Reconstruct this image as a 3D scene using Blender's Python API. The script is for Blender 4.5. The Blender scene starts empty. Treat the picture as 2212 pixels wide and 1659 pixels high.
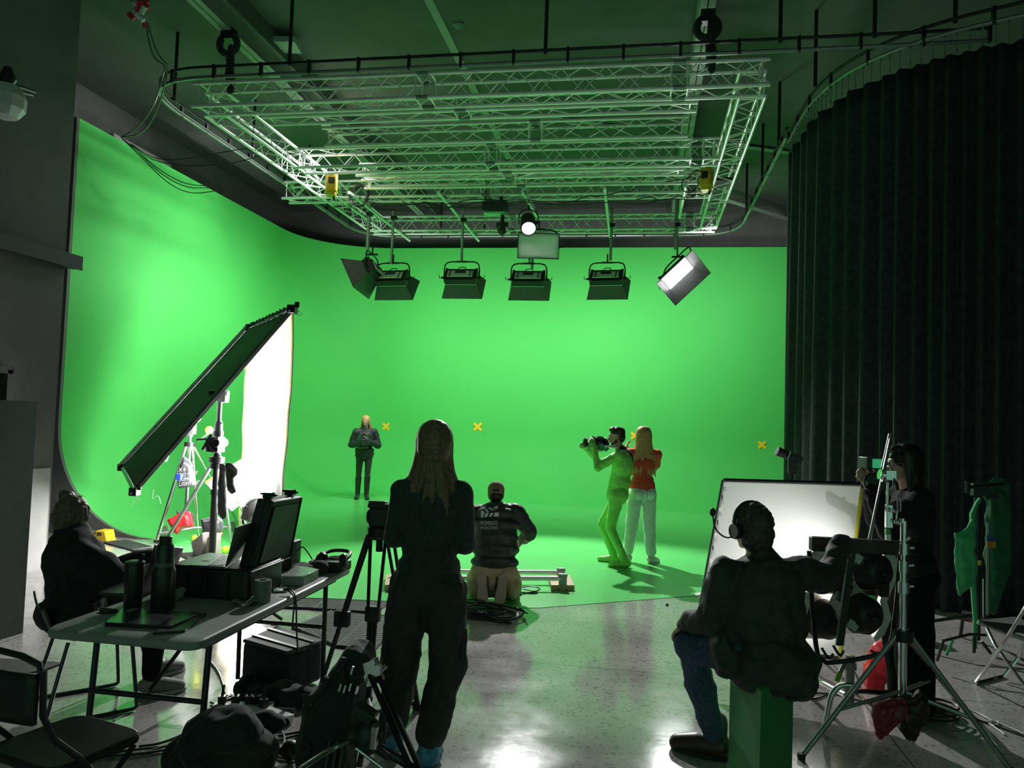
import bpy, math, random
from mathutils import Vector, Matrix, Euler
from mathutils.bvhtree import BVHTree
random.seed(7)
PI = math.pi
V = Vector
COL = bpy.context.scene.collection
# ------------------------------------------------------------------ camera
YAW, PITCH, ROLL = math.radians(9.74), math.radians(2.62), math.radians(2.0)
CAMP = V((0, 0, 1.75)); FPX = 1660.0
HF = V((-math.sin(YAW), math.cos(YAW), 0)); HR = V((math.cos(YAW), math.sin(YAW), 0))
FW = V((-math.sin(YAW)*math.cos(PITCH), math.cos(YAW)*math.cos(PITCH), math.sin(PITCH)))
UP0 = HR.cross(FW)
CU = UP0*math.cos(ROLL) - HR*math.sin(ROLL)
CR = HR*math.cos(ROLL) + UP0*math.sin(ROLL)
def ray(px, py): return FW*FPX + CR*(px-1106) + CU*(829.5-py)
def D(px, py, d):                    # point seen at that pixel, d metres ahead
    r = ray(px, py); return CAMP + r*(d/r.dot(HF))
def G(px, py, z=0.0):                # where the pixel's ray meets height z
    r = ray(px, py); return CAMP + r*((z-CAMP.z)/r.z)
def proj(p):
    q = V(p)-CAMP; w = q.dot(FW)
    return (1106+FPX*q.dot(CR)/w, 829.5-FPX*q.dot(CU)/w)
cd = bpy.data.cameras.new('camera'); cam = bpy.data.objects.new('camera', cd); COL.objects.link(cam)
cd.sensor_width = 36; cd.lens = FPX/2212*36; cd.clip_start = 0.05; cd.clip_end = 100
m = Matrix((CR, CU, -FW)).transposed().to_4x4(); m.translation = CAMP; cam.matrix_world = m
bpy.context.scene.camera = cam
# ------------------------------------------------------------------ materials
MATS = {}
def mat(name, col, rough=0.6, metal=0.0, var=0.15, scale=8.0, bump=0.0, emit=None, es=0.0, spec=0.5, alpha=None, trans=0.0, sheen=0.0, coat=0.0):
    if name in MATS: return MATS[name]
    m = bpy.data.materials.new(name); m.use_nodes = True; nt = m.node_tree; N = nt.nodes; L = nt.links
    b = N['Principled BSDF']
    b.inputs['Roughness'].default_value = rough; b.inputs['Metallic'].default_value = metal
    b.inputs['Specular IOR Level'].default_value = spec
    b.inputs['Transmission Weight'].default_value = trans
    b.inputs['Sheen Weight'].default_value = sheen; b.inputs['Coat Weight'].default_value = coat
    tc = N.new('ShaderNodeTexCoord'); nz = N.new('ShaderNodeTexNoise'); nz.inputs['Scale'].default_value = scale; nz.inputs['Detail'].default_value = 4
    L.new(tc.outputs['Object'], nz.inputs['Vector'])
    cr = N.new('ShaderNodeValToRGB'); L.new(nz.outputs['Fac'], cr.inputs['Fac'])
    c0 = [max(0, c*(1-var)) for c in col]; c1 = [min(1, c*(1+var)) for c in col]
    cr.color_ramp.elements[0].position = .3; cr.color_ramp.elements[1].position = .7
    cr.color_ramp.elements[0].color = (*c0, 1); cr.color_ramp.elements[1].color = (*c1, 1)
    L.new(cr.outputs['Color'], b.inputs['Base Color'])
    if bump:
        bp = N.new('ShaderNodeBump'); bp.inputs['Strength'].default_value = bump; bp.inputs['Distance'].default_value = .01
        L.new(nz.outputs['Fac'], bp.inputs['Height']); L.new(bp.outputs['Normal'], b.inputs['Normal'])
    if emit:
        b.inputs['Emission Color'].default_value = (*emit, 1); b.inputs['Emission Strength'].default_value = es
    MATS[name] = m; return m
def srgb(r, g, b):
    f = lambda c: (c/255/12.92) if c/255 <= .04045 else ((c/255+.055)/1.055)**2.4
    return (f(r), f(g), f(b))
GREEN = mat('chroma_green_paint', (.085, .56, .115), .6, var=.03, scale=.7, spec=.12)
BLACKW = mat('black_wall_paint', (.12, .125, .12), .75, var=.12, scale=2)
CEILM = mat('black_ceiling_paint', (.13, .135, .13), .8, var=.12, scale=1.2)
BEAMM = mat('grey_painted_steel', (.38, .40, .39), .5, var=.1)
TRUSS = mat('brushed_aluminium', (.88, .88, .86), .36, .25, var=.06, scale=20)
BLKM = mat('black_metal', (.02, .021, .022), .35, .4, var=.2)
BLKP = mat('black_plastic', (.018, .019, .019), .42, var=.2)
RUBB = mat('black_rubber', (.02, .02, .02), .7, var=.3, scale=30, bump=.2)
CHROME = mat('chromed_steel', (.75, .75, .76), .16, 1.0, var=.05)
GREYM = mat('grey_tube_steel', (.30, .31, .31), .35, .7, var=.1)
WHITE = mat('white_plastic', (.75, .75, .73), .45, var=.05)
YELL = mat('yellow_paint', (.80, .50, .02), .45, var=.08)
YTAPE = mat('yellow_tape', (.90, .62, .02), .55, var=.05)
BLKC = mat('black_cloth', (.022, .024, .025), .9, var=.3, scale=40, bump=.15, sheen=.15)
VELV = mat('black_velvet_drape', (.026, .034, .037), .9, var=.25, scale=14, spec=.2)
DKGRN = mat('green_painted_board', (.02, .24, .06), .6, var=.1)
WOOD = mat('pale_plywood', (.55, .38, .22), .55, var=.15, scale=14)
SKIN = mat('skin', (.55, .33, .24), .5, var=.06)
DENIM = mat('blue_denim', (.045, .075, .13), .85, var=.3, scale=60, bump=.2)
RED = mat('red_vinyl', (.60, .02, .03), .35, var=.15)
GLASS = mat('clear_glass', (.9, .92, .9), .05, trans=.9)
# ------------------------------------------------------------------ mesh building
def perp(d):
    d = d.normalized(); a = V((0, 0, 1)) if abs(d.z) < .9 else V((1, 0, 0))
    u = d.cross(a).normalized(); return u, d.cross(u).normalized()
class MB:
    def __init__(s): s.v = []; s.f = []
    def add(s, vs, fs):
        o = len(s.v); s.v += [V(p) for p in vs]; s.f += [tuple(i+o for i in f) for f in fs]; return s
    def box(s, c, d, rot=None, taper=1.0):
        x, y, z = d[0]/2, d[1]/2, d[2]/2; t = taper
        vs = [V(p) for p in ((-x,-y,-z),(x,-y,-z),(x,y,-z),(-x,y,-z),(-x*t,-y*t,z),(x*t,-y*t,z),(x*t,y*t,z),(-x*t,y*t,z))]
        if rot is not None:
            R = rot if isinstance(rot, Matrix) else Euler(rot).to_matrix()
            vs = [R @ p for p in vs]
        c = V(c)
        return s.add([p+c for p in vs], [(0,3,2,1),(4,5,6,7),(0,1,5,4),(1,2,6,5),(2,3,7,6),(3,0,4,7)])
    def rbox(s, c, d, r=.02, rot=None, seg=3):    # box with rounded vertical edges
        x, y, z = d[0]/2-r, d[1]/2-r, d[2]/2; pts = []
        for (cx, cy, a0) in ((x,y,0),(-x,y,PI/2),(-x,-y,PI),(x,-y,1.5*PI)):
            for k in range(seg+1):
                a = a0+k*PI/2/seg; pts.append((cx+r*math.cos(a), cy+r*math.sin(a)))
        R = Matrix.Identity(3) if rot is None else (rot if isinstance(rot, Matrix) else Euler(rot).to_matrix())
        n = len(pts); c = V(c); e = min(r*.35, d[2]*.2); k = []
        for zz, sc in ((-z, 1-e/max(d[0],.01)*2), (-z+e, 1), (z-e, 1), (z, 1-e/max(d[0],.01)*2)):
            k += [c + R @ V((px*sc, py*sc, zz)) for px, py in pts]
        fs = [tuple(range(n-1,-1,-1)), tuple(range(3*n, 4*n))]
        for j in range(3):
            fs += [(j*n+i, j*n+(i+1)%n, (j+1)*n+(i+1)%n, (j+1)*n+i) for i in range(n)]
        return s.add(k, fs)
    def cyl(s, p0, p1, r0, r1=None, n=12, cap=True):
        p0, p1 = V(p0), V(p1); r1 = r0 if r1 is None else r1
        if (p1-p0).length < 1e-6: return s
        u, w = perp(p1-p0); vs = []
        for p, r in ((p0, r0), (p1, r1)):
            for i in range(n):
                a = 2*PI*i/n; vs.append(p + u*math.cos(a)*r + w*math.sin(a)*r)
        fs = [(i, (i+1) % n, n+(i+1) % n, n+i) for i in range(n)]
        if cap: fs += [tuple(range(n-1,-1,-1)), tuple(range(n, 2*n))]
        return s.add(vs, fs)
    def tube(s, pts, r, n=8, closed=False, smooth=0):
        pts = [V(p) for p in pts]
        for _ in range(smooth): pts = chaikin(pts, closed)
        m = len(pts); rs = r if isinstance(r, (list, tuple)) else None
        t0 = (pts[1]-pts[0]); u, w = perp(t0); vs = []
        for i, p in enumerate(pts):
            a = pts[i-1] if (i > 0 or closed) else p; b = pts[(i+1) % m] if (i < m-1 or closed) else p
            t = (b-a)
            if t.length < 1e-9: t = t0
            t.normalize(); u = (u - t*u.dot(t))
            if u.length < 1e-6: u = perp(t)[0]
            u.normalize(); w = t.cross(u)
            rr = (rs[0] + (rs[1]-rs[0])*i/(m-1)) if rs else r
            for k in range(n):
                an = 2*PI*k/n; vs.append(p + u*math.cos(an)*rr + w*math.sin(an)*rr)
        fs = []
        for i in range(m if closed else m-1):
            j = (i+1) % m
            fs += [(i*n+k, i*n+(k+1) % n, j*n+(k+1) % n, j*n+k) for k in range(n)]
        if not closed: fs += [tuple(range(n-1,-1,-1)), tuple(range((m-1)*n, m*n))]
        return s.add(vs, fs)
    def lathe(s, prof, c, axis=(0,0,1), n=20, cap=True):   # prof: (radius, height)
        c = V(c); ax = V(axis).normalized(); u, w = perp(ax); vs = []
        for r, h in prof:
            for i in range(n):
                a = 2*PI*i/n; vs.append(c + ax*h + (u*math.cos(a) + w*math.sin(a))*max(r, 1e-4))
        fs = []; m = len(prof)
        for j in range(m-1):
            fs += [(j*n+i, j*n+(i+1) % n, (j+1)*n+(i+1) % n, (j+1)*n+i) for i in range(n)]
        if cap: fs += [tuple(range(n-1,-1,-1)), tuple(range((m-1)*n, m*n))]
        return s.add(vs, fs)
    def ell(s, c, r, rot=None, n=14, m=9):
        if not isinstance(r, (tuple, list, Vector)): r = (r, r, r)
        R = Matrix.Identity(3) if rot is None else (rot if isinstance(rot, Matrix) else Euler(rot).to_matrix())
        c = V(c); vs = [c + R @ V((0,0,-r[2]))]
        for j in range(1, m):
            t = PI*j/m
            for i in range(n):
                a = 2*PI*i/n
                vs.append(c + R @ V((r[0]*math.sin(t)*math.cos(a), r[1]*math.sin(t)*math.sin(a), -r[2]*math.cos(t))))
        vs.append(c + R @ V((0,0,r[2]))); fs = []
        fs += [(0, 1+(i+1) % n, 1+i) for i in range(n)]
        for j in range(m-2):
            fs += [(1+j*n+i, 1+j*n+(i+1) % n, 1+(j+1)*n+(i+1) % n, 1+(j+1)*n+i) for i in range(n)]
        o = 1+(m-2)*n; L = len(vs)-1
        fs += [(o+i, o+(i+1) % n, L) for i in range(n)]
        return s.add(vs, fs)
    def cap(s, p0, p1, r0, r1=None, n=12):       # tapered capsule
        p0, p1 = V(p0), V(p1); r1 = r0 if r1 is None else r1
        d = p1-p0; L = d.length
        if L < 1e-5: return s.ell(p0, r0)
        ax = d/L; pr = []
        for k in range(5):
            a = -PI/2 + PI/2*k/4; pr.append((max(1e-4, r0*math.cos(a)), r0*math.sin(a)))
        for k in range(5):
            a = PI/2*k/4; pr.append((max(1e-4, r1*math.cos(a)), L + r1*math.sin(a)))
        return s.lathe(pr, p0, ax, n)
    def prism(s, poly, vec):                      # 3D polygon extruded along vec
        n = len(poly); P = [V(p) for p in poly]; v = V(vec)
        return s.add(P + [p+v for p in P], [tuple(range(n-1,-1,-1)), tuple(range(n, 2*n))] + [(i, (i+1) % n, n+(i+1) % n, n+i) for i in range(n)])
    def slab(s, a, b, c, d, t):                   # quad plate with thickness t
        a, b, c, d = V(a), V(b), V(c), V(d); nn = (b-a).cross(d-a).normalized()*t
        return s.prism([a, b, c, d], nn)
    def quad(s, a, b, c, d): return s.add([a, b, c, d], [(0,1,2,3)])
    def grid(s, fn, nu, nv):
        vs = [fn(i/nu, j/nv) for j in range(nv+1) for i in range(nu+1)]
        return s.add(vs, [(j*(nu+1)+i, j*(nu+1)+i+1, (j+1)*(nu+1)+i+1, (j+1)*(nu+1)+i) for j in range(nv) for i in range(nu)])
    def xf(s, M, a=0):
        for i in range(a, len(s.v)): s.v[i] = M @ s.v[i]
        return s
    def mesh(s, name, M=None):
        me = bpy.data.meshes.new(name); vs = s.v if M is None else [M @ p for p in s.v]
        me.from_pydata([tuple(p) for p in vs], [], s.f); me.update(); me.validate(); return me
    def build(s, name, m, parent=None, w=False, bevel=0, flat=False, solid=0, sub=0):
        M = INV.get(parent.name) if (w and parent is not None) else None
        me = s.mesh(name, M)
        import bmesh as _b
        bm = _b.new(); bm.from_mesh(me); _b.ops.recalc_face_normals(bm, faces=bm.faces); bm.to_mesh(me); bm.free()
        o = bpy.data.objects.new(name, me); COL.objects.link(o); me.materials.append(m)
        if parent is not None:
            o.parent = parent; INV[o.name] = INV.get(parent.name, Matrix.Identity(4))
        if not flat:
            for p in me.polygons: p.use_smooth = True
            me.set_sharp_from_angle(angle=math.radians(38))
        if solid: md = o.modifiers.new('s', 'SOLIDIFY'); md.thickness = solid; md.offset = 0
        if bevel:
            md = o.modifiers.new('b', 'BEVEL'); md.width = bevel; md.segments = 2; md.limit_method = 'ANGLE'
        if sub: md = o.modifiers.new('u', 'SUBSURF'); md.levels = sub; md.render_levels = sub
        return o
INV = {}
def chaikin(p, closed=False):
    out = [] if closed else [p[0]]
    for i in range(len(p) if closed else len(p)-1):
        a, b = p[i], p[(i+1) % len(p)]; out += [a*.75+b*.25, a*.25+b*.75]
    if not closed: out.append(p[-1])
    return out
def tag(o, label=None, cat=None, group=None, kind=None):
    if label: o['label'] = label
    if cat: o['category'] = cat
    if group: o['group'] = group
    if kind: o['kind'] = kind
    return o
def thing(name, label, cat, loc=(0,0,0), rz=0, group=None):
    o = bpy.data.objects.new(name, None); COL.objects.link(o); o.empty_display_size = .1
    o.location = loc; o.rotation_euler = (0, 0, rz)
    M = Matrix.Translation(V(loc)) @ Matrix.Rotation(rz, 4, 'Z'); INV[o.name] = M.inverted()
    return tag(o, label, cat, group)
def struct(name, b, m, parent=None, **k):
    o = b.build(name, m, parent, **k)
    if parent is None: o['kind'] = 'structure'
    return o
def single(name, b, m, label, cat, group=None, **k):   # a thing that is one mesh; origin moved to its base
    c = V((0,0,0)); 
    for p in b.v: c += p
    c /= len(b.v); c.z = min(p.z for p in b.v)
    b.v = [p-c for p in b.v]; o = b.build(name, m, None, **k); o.location = c
    return tag(o, label, cat, group)
def dup(root, loc=None, rz=None, label=None, group=None):
    r = root.copy(); COL.objects.link(r)
    if loc is not None: r.location = loc
    if rz is not None: r.rotation_euler = (0, 0, rz)
    if label: r['label'] = label
    if group: r['group'] = group
    for ch in [o for o in bpy.data.objects if o.parent == root]:
        c = ch.copy(); COL.objects.link(c); c.parent = r
        for g in [o for o in bpy.data.objects if o.parent == ch]:
            e = g.copy(); COL.objects.link(e); e.parent = c
    return r
def bake(o):                                    # turn modifiers into plain mesh
    dg = bpy.context.evaluated_depsgraph_get(); dg.update()
    me = bpy.data.meshes.new_from_object(o.evaluated_get(dg)); old = o.data
    o.modifiers.clear(); o.data = me; me.name = old.name
    for p in me.polygons: p.use_smooth = True
    return o
def organic(name, b, m, parent=None, w=False, vox=.012, it=6, noise=0, nscale=.12, fac=.5):
    o = b.build(name, m, parent, w=w)
    md = o.modifiers.new('r', 'REMESH'); md.mode = 'VOXEL'; md.voxel_size = vox
    if it: md = o.modifiers.new('sm', 'SMOOTH'); md.iterations = it; md.factor = fac
    if noise:
        tx = bpy.data.textures.get('fold%g' % nscale) or bpy.data.textures.new('fold%g' % nscale, 'CLOUDS'); tx.noise_scale = nscale; tx.noise_depth = 1
        md = o.modifiers.new('d', 'DISPLACE'); md.texture = tx; md.strength = noise; md.mid_level = .5; md.texture_coords = 'LOCAL'
    return bake(o)
def text_mesh(body, size, font_scale=(1,1), ext=0.0):
    c = bpy.data.curves.new('t', 'FONT'); c.body = body; c.size = size; c.extrude = ext; c.resolution_u = 3
    o = bpy.data.objects.new('t', c); COL.objects.link(o)
    dg = bpy.context.evaluated_depsgraph_get(); dg.update()
    me = bpy.data.meshes.new_from_object(o.evaluated_get(dg))
    vs = [V((v.co.x*font_scale[0], v.co.y*font_scale[1], v.co.z)) for v in me.vertices]; fs = [tuple(p.vertices) for p in me.polygons]
    bpy.data.objects.remove(o); bpy.data.meshes.remove(me); return vs, fs
def area(name, p, target, sx, sy, e, col=(1,1,1), spread=PI):
    l = bpy.data.lights.new(name, 'AREA'); l.shape = 'RECTANGLE'; l.size = sx; l.size_y = sy; l.energy = e; l.color = col; l.spread = spread
    o = bpy.data.objects.new(name, l); COL.objects.link(o); o.location = p
    o.rotation_euler = (V(target)-V(p)).to_track_quat('-Z', 'Y').to_euler(); return o
def spot(name, p, target, e, ang, blend=.4, r=.05, col=(1,1,1)):
    l = bpy.data.lights.new(name, 'SPOT'); l.energy = e; l.spot_size = math.radians(ang); l.spot_blend = blend; l.shadow_soft_size = r; l.color = col
    o = bpy.data.objects.new(name, l); COL.objects.link(o); o.location = p
    o.rotation_euler = (V(target)-V(p)).to_track_quat('-Z', 'Y').to_euler(); return o
# ================================================================== THE ROOM
# concrete floor
def floor_material():
    m = bpy.data.materials.new('polished_concrete'); m.use_nodes = True; nt = m.node_tree; N = nt.nodes; L = nt.links; b = N['Principled BSDF']
    tc = N.new('ShaderNodeTexCoord')
    def noise(s, d=5):
        n = N.new('ShaderNodeTexNoise'); n.inputs['Scale'].default_value = s; n.inputs['Detail'].default_value = d; L.new(tc.outputs['Object'], n.inputs['Vector']); return n
    def ramp(src, a, b_, ca, cb):
        r = N.new('ShaderNodeValToRGB'); L.new(src, r.inputs['Fac']); e = r.color_ramp.elements
        e[0].position = a; e[1].position = b_; e[0].color = (*ca, 1); e[1].color = (*cb, 1); return r
    big = ramp(noise(1.3).outputs['Fac'], .35, .7, (.33, .305, .30), (.50, .47, .46))
    vo = N.new('ShaderNodeTexVoronoi'); vo.inputs['Scale'].default_value = 55; L.new(tc.outputs['Object'], vo.inputs['Vector'])
    sp = ramp(vo.outputs['Color'], .12, .3, (.45, .45, .45), (1, 1, 1))
    mx = N.new('ShaderNodeMix'); mx.data_type = 'RGBA'; mx.blend_type = 'MULTIPLY'; mx.inputs[0].default_value = .8
    L.new(big.outputs['Color'], mx.inputs[6]); L.new(sp.outputs['Color'], mx.inputs[7])
    # saw-cut joints every 3 m
    sep = N.new('ShaderNodeSeparateXYZ'); L.new(tc.outputs['Object'], sep.inputs[0]); last = mx.outputs[2]
    for ax, off in (('X', 1.55), ('Y', .4)):
        ad = N.new('ShaderNodeMath'); ad.operation = 'ADD'; ad.inputs[1].default_value = off+30; L.new(sep.outputs[ax], ad.inputs[0])
        mo = N.new('ShaderNodeMath'); mo.operation = 'MODULO'; mo.inputs[1].default_value = 3.0; L.new(ad.outputs[0], mo.inputs[0])
        lt = N.new('ShaderNodeMath'); lt.operation = 'LESS_THAN'; lt.inputs[1].default_value = .006; L.new(mo.outputs[0], lt.inputs[0])
        q = N.new('ShaderNodeMix'); q.data_type = 'RGBA'; L.new(lt.outputs[0], q.inputs[0]); L.new(last, q.inputs[6]); q.inputs[7].default_value = (.05, .05, .05, 1); last = q.outputs[2]
    L.new(last, b.inputs['Base Color'])
    rr = N.new('ShaderNodeMapRange'); L.new(noise(3.0).outputs['Fac'], rr.inputs['Value']); rr.inputs['From Min'].default_value = .3; rr.inputs['From Max'].default_value = .7
    rr.inputs['To Min'].default_value = .08; rr.inputs['To Max'].default_value = .17; L.new(rr.outputs[0], b.inputs['Roughness'])
    b.inputs['Specular IOR Level'].default_value = .7
    bp = N.new('ShaderNodeBump'); bp.inputs['Strength'].default_value = .05; bp.inputs['Distance'].default_value = .01; L.new(noise(12).outputs['Fac'], bp.inputs['Height']); L.new(bp.outputs['Normal'], b.inputs['Normal'])
    return m
XL, XR, YN, YF, ZC = -9.0, 7.5, -5.0, 18.2, 6.85
struct('floor', MB().box(((XL+XR)/2, (YN+YF)/2, -.05), (XR-XL, YF-YN, .1)), floor_material())
struct('ceiling', MB().box(((XL+XR)/2, (YN+YF)/2, ZC+.05), (XR-XL, YF-YN, .1)), CEILM)
struct('wall_far', MB().box(((XL+XR)/2, YF+.05, ZC/2), (XR-XL, .1, ZC)), BLACKW)
struct('wall_right', MB().box((XR+.05, (YN+YF)/2, ZC/2), (.1, YF-YN, ZC)), BLACKW)
struct('wall_outer_left', MB().box((XL-.05, (YN+YF)/2, ZC/2), (.1, YF-YN, ZC)), BLACKW)
# cyclorama
CX, CY, CH, CRAD, YS = -7.83, 17.4, 5.72, 1.47, 9.33
path = [(V((CX, YS, 0)), V((1,0,0)))]
for k in range(1, 8): path.append((V((CX, YS+(15.5-YS)*k/8, 0)), V((1,0,0))))
for k in range(13):
    a = PI - PI/2*k/12; path.append((V((-5.93+1.9*math.cos(a), 15.5+1.9*math.sin(a), 0)), V((-math.cos(a), -math.sin(a), 0))))
for k in range(1, 8): path.append((V((-5.93+(5.2+5.93)*k/7, CY, 0)), V((0,-1,0))))
prof = [(CRAD*(1-math.sin(PI/2*k/14)), .0035+CRAD*(1-math.cos(PI/2*k/14))) for k in range(15)] + [(0, CRAD+(CH-CRAD)*k/6) for k in range(1, 7)]
b = MB(); b.v = [p + n*o + V((0,0,z)) for p, n in path for o, z in prof]; npf = len(prof)
b.f = [(i*npf+j, (i+1)*npf+j, (i+1)*npf+j+1, i*npf+j+1) for i in range(len(path)-1) for j in range(npf-1)]
struct('wall_cyclorama', b, GREEN)
# black top edge and outer face of the cyclorama
b = MB(); 
for i in range(len(path)-1):
    (p, n), (q, n2) = path[i], path[i+1]
    a0, a1 = p + V((0,0,CH)), q + V((0,0,CH)); o0, o1 = a0 - n*.12, a1 - n2*.12
    b.quad(a0, a1, o1, o0); b.quad(o0, o1, o1 - V((0,0,CH)), o0 - V((0,0,CH)))
struct('trim_1', b, BLACKW)
# end cap of the cove seen from the side
poly = [(XL, YS-.05, 0), (CX+CRAD, YS-.05, 0)] + [(CX+o, YS-.05, z) for o, z in prof] + [(CX, YS-.05, CH), (XL, YS-.05, CH)]
struct('wall_cove_end', MB().prism(poly, (0, .045, 0)), BLACKW)
# painted studio floor
inner = [p + n*CRAD for p, n in path]
front = [(5.2, 10.4, 0), (2.4, 9.5, 0), (.18, 7.94, 0), (-.91, 7.2, 0), (-1.9, 6.9, 0), (-3.16, 6.86, 0), (-4.3, 7.7, 0), (-5.38, 8.55, 0)]
b = MB().prism([(p.x, p.y, .0005) for p in inner] + [(x, y, .0005) for x, y, z in front], (0, 0, .0035))
fl = struct('floor_painted', b, mat('chroma_green_floor', (.12, .60, .15), .28, var=.05, scale=1.5, spec=.6), flat=True)
# ceiling beams (I sections along the room) and strips
def ibeam(x, w, h, y0, y1, z, n):
    b = MB(); ym = (y0+y1)/2; L = y1-y0
    b.box((x, ym, z+.006), (w, L, .012)); b.box((x, ym, z+h/2), (.012, L, h)); b.box((x, ym, z+h), (w, L, .012))
    return struct('trim_%d' % n, b, BEAMM)
ibeam(-5.3, .17, ZC-6.52, YN, YF, 6.5, 2); ibeam(.60, .17, ZC-6.52, YN, YF, 6.5, 3)
struct('trim_4', MB().box((-5.02, 6.6, 6.72), (.05, 23, .25)), BLACKW)
struct('trim_5', MB().box((-2.72, 6.6, ZC-.01), (.11, 23, .02)), BEAMM)
def strip(pts, w, n, z=ZC-.015, z1=None):
    b = MB(); P = [G(x, y, z) for x, y in pts]
    for p, q in zip(P, P[1:]):
        p.y = min(p.y, YF-.05); q.y = min(q.y, YF-.05)
        d = (q-p).normalized(); s = V((-d.y, d.x, 0))*w/2
        b.prism([p-s, q-s, q+s, p+s], (0, 0, -.014))
    return struct('trim_%d' % n, b, BEAMM)
strip([(755,284),(818,270),(1217,256),(1330,274)], .14, 6); strip([(818,270),(792,294)], .14, 7, z=ZC-.03); strip([(1024,265),(1031,285)], .13, 8, z=ZC-.03); strip([(1217,256),(1262,276)], .14, 9, z=ZC-.03)
strip([(1480,297),(1600,315),(1725,332)], .13, 10, z=ZC-.03)
strip([(1570,432),(1704,492)], .16, 11, z=6.5)
# near left wall with doorway, rail
WX, WY = -6.24, 7.35
b = MB(); T = .16
def wallseg(y0, y1, z0, z1): b.box((WX-T/2, (y0+y1)/2, (z0+z1)/2), (T, y1-y0, z1-z0))
wallseg(6.62, WY, 0, ZC); wallseg(5.55, 6.62, 2.08, ZC); wallseg(YN, 5.55, 0, ZC)
struct('wall_left', b, BLACKW)
DOORF = mat('dark_door_frame', (.03, .032, .032), .5)
b = MB(); b.box((WX, 6.085, 2.06), (.22, 1.13, .07)); b.box((WX, 6.60, 1.03), (.22, .06, 2.06)); b.box((WX, 5.57, 1.03), (.22, .06, 2.06))
struct('door_1', b, DOORF)
# pale panel low on the left wall between door frame and wall end
struct('trim_12', MB().box((WX+.012, 6.99, .53), (.024, .62, 1.06)), mat('pale_wall_panel', (.38, .38, .37), .5, var=.06))
# horizontal rail fixed on the wall
p0 = G(160, 545, 0); 
zr = 3.30
b = MB(); b.box((WX+.06, (WY+.12+2)/2, zr), (.12, WY+.12-2, .14)); b.box((WX+.125, (WY+.1+2)/2, zr-.075), (.02, WY+.12-2, .02))
struct('trim_13', b, mat('dark_rail_metal', (.05, .055, .055), .55, .2))
# curtain with its track -------------------------------------------------
def resample(P, step):
    out = [P[0]]; acc = 0
    for a, c in zip(P, P[1:]):
        L = (c-a).length; t = step-acc
        while t < L: out.append(a + (c-a)*(t/L)); t += step
        acc = L-(t-step)
    return out
cp = [V(p) for p in ((1.93,11.2,0),(1.93,10.4,0),(1.98,9.6,0),(2.25,8.85,0),(2.75,8.3,0),(3.4,7.95,0),(4.4,7.55,0),(5.6,7.05,0),(7.2,6.5,0))]
for _ in range(3): cp = chaikin(cp)
ZT = 5.80
cs = resample(cp, .022)
def curtain(P):
    b = MB(); n = len(P); zs = [.03, .5, 1.2, 2.2, 3.4, 4.6, 5.3, 5.56]
    rnd = random.Random(3); ph = 0; amp = []; 
    for i in range(n):
        ph += 2*PI*.022/(.26+.09*math.sin(i*.031)+.05*math.sin(i*.011+2)); amp.append(ph)
    for z in zs:
        for i, p in enumerate(P):
            d = (P[min(i+1, n-1)]-P[max(i-1, 0)]).normalized(); nn = V((-d.y, d.x, 0))
            k = 1-.55*(z/5.6)
            o = math.sin(amp[i])*.045*(.6+.4*k) + math.sin(amp[i]*.37+z*.25)*.03*k
            b.v.append(p + nn*o + V((0,0,z)))
    m = len(zs)
    b.f = [(j*n+i, j*n+i+1, (j+1)*n+i+1, (j+1)*n+i) for j in range(m-1) for i in range(n-1)]
    return b
cur = thing('stage_curtain', 'huge black pleated velvet curtain hanging along the right side of the studio', 'curtain', (3.4, 7.95, 0))
curtain(cs).build('drape', VELV, cur, w=True, solid=.006)
b = MB()
for i, p in enumerate(resample(cp, .11)):
    b.cyl(p+V((0,0,5.54)), p+V((0,0,ZT-.02)), .004, n=5); b.ell(p+V((0,0,ZT-.04)), (.014,.014,.022), n=6, m=4); b.box(p+V((0,0,5.60)), (.012,.012,.05))
tag(b.build('curtain_hooks', GREYM, cur, w=True), kind='stuff')
# rails -------------------------------------------------------------------
RAIL = thing('curtain_rail', 'long dark double curtain rail looping around the truss and carrying the black curtain', 'curtain rail', (-2.0, 8.45, ZT))
def rail(P, rods, closed=False):
    t = RAIL
    up = V((0,0,.13))
    for nm, off, r in (('lower_rail', V((0,0,0)), .022), ('upper_rail', up, .018)):
        b = MB(); b.tube([p+off for p in P], r, n=6, closed=closed); b.tube([p+off+V((.03,.02,.02)) for p in P], .010, n=5, closed=closed)
        b.build(nm, GREYM if nm == 'lower_rail' else BLKM, t, w=True)
    for p in resample(P, .62): MB().box(p+up*.5, (.03, .05, .17)).build('bracket', BLKM, t, w=True)
    for q in rods:
        q = V(q); MB().cyl((q.x, q.y, ZT+.1), (q.x, q.y, ZC), .022, n=8).build('drop_rod', BLKM, t, w=True)
    return t
def rounded(P, r, n=8):
    out = []; m = len(P)
    for i, p in enumerate(P):
        p = V(p)
        if i in (0, m-1): out.append(p); continue
        a = (V(P[i-1])-p).normalized(); c = (V(P[i+1])-p).normalized(); rr = r
        p0, p1 = p+a*rr, p+c*rr
        for k in range(n+1):
            t = k/n; out.append(p0*(1-t)**2 + p*2*t*(1-t) + p1*t*t)
    return out
loop = rounded([(2.75,8.42,ZT),(-6.42,8.45,ZT),(-6.42,16.6,ZT),(1.86,16.6,ZT),(1.86,11,ZT)], 1.0, 10)
loop[0:0] = [V((3.4, 8.4, ZT))]
rail(loop,
     [(-6.38,9.3),(-4.3,8.45),(-1.2,8.45),(1.35,8.45),(2.3,8.43),(-6.42,13.6),(-6.42,11.5),(-4.6,16.6),(-3.6,16.6),(1.86,15.2),(1.86,13.2),(1.86,11.6)])
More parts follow.
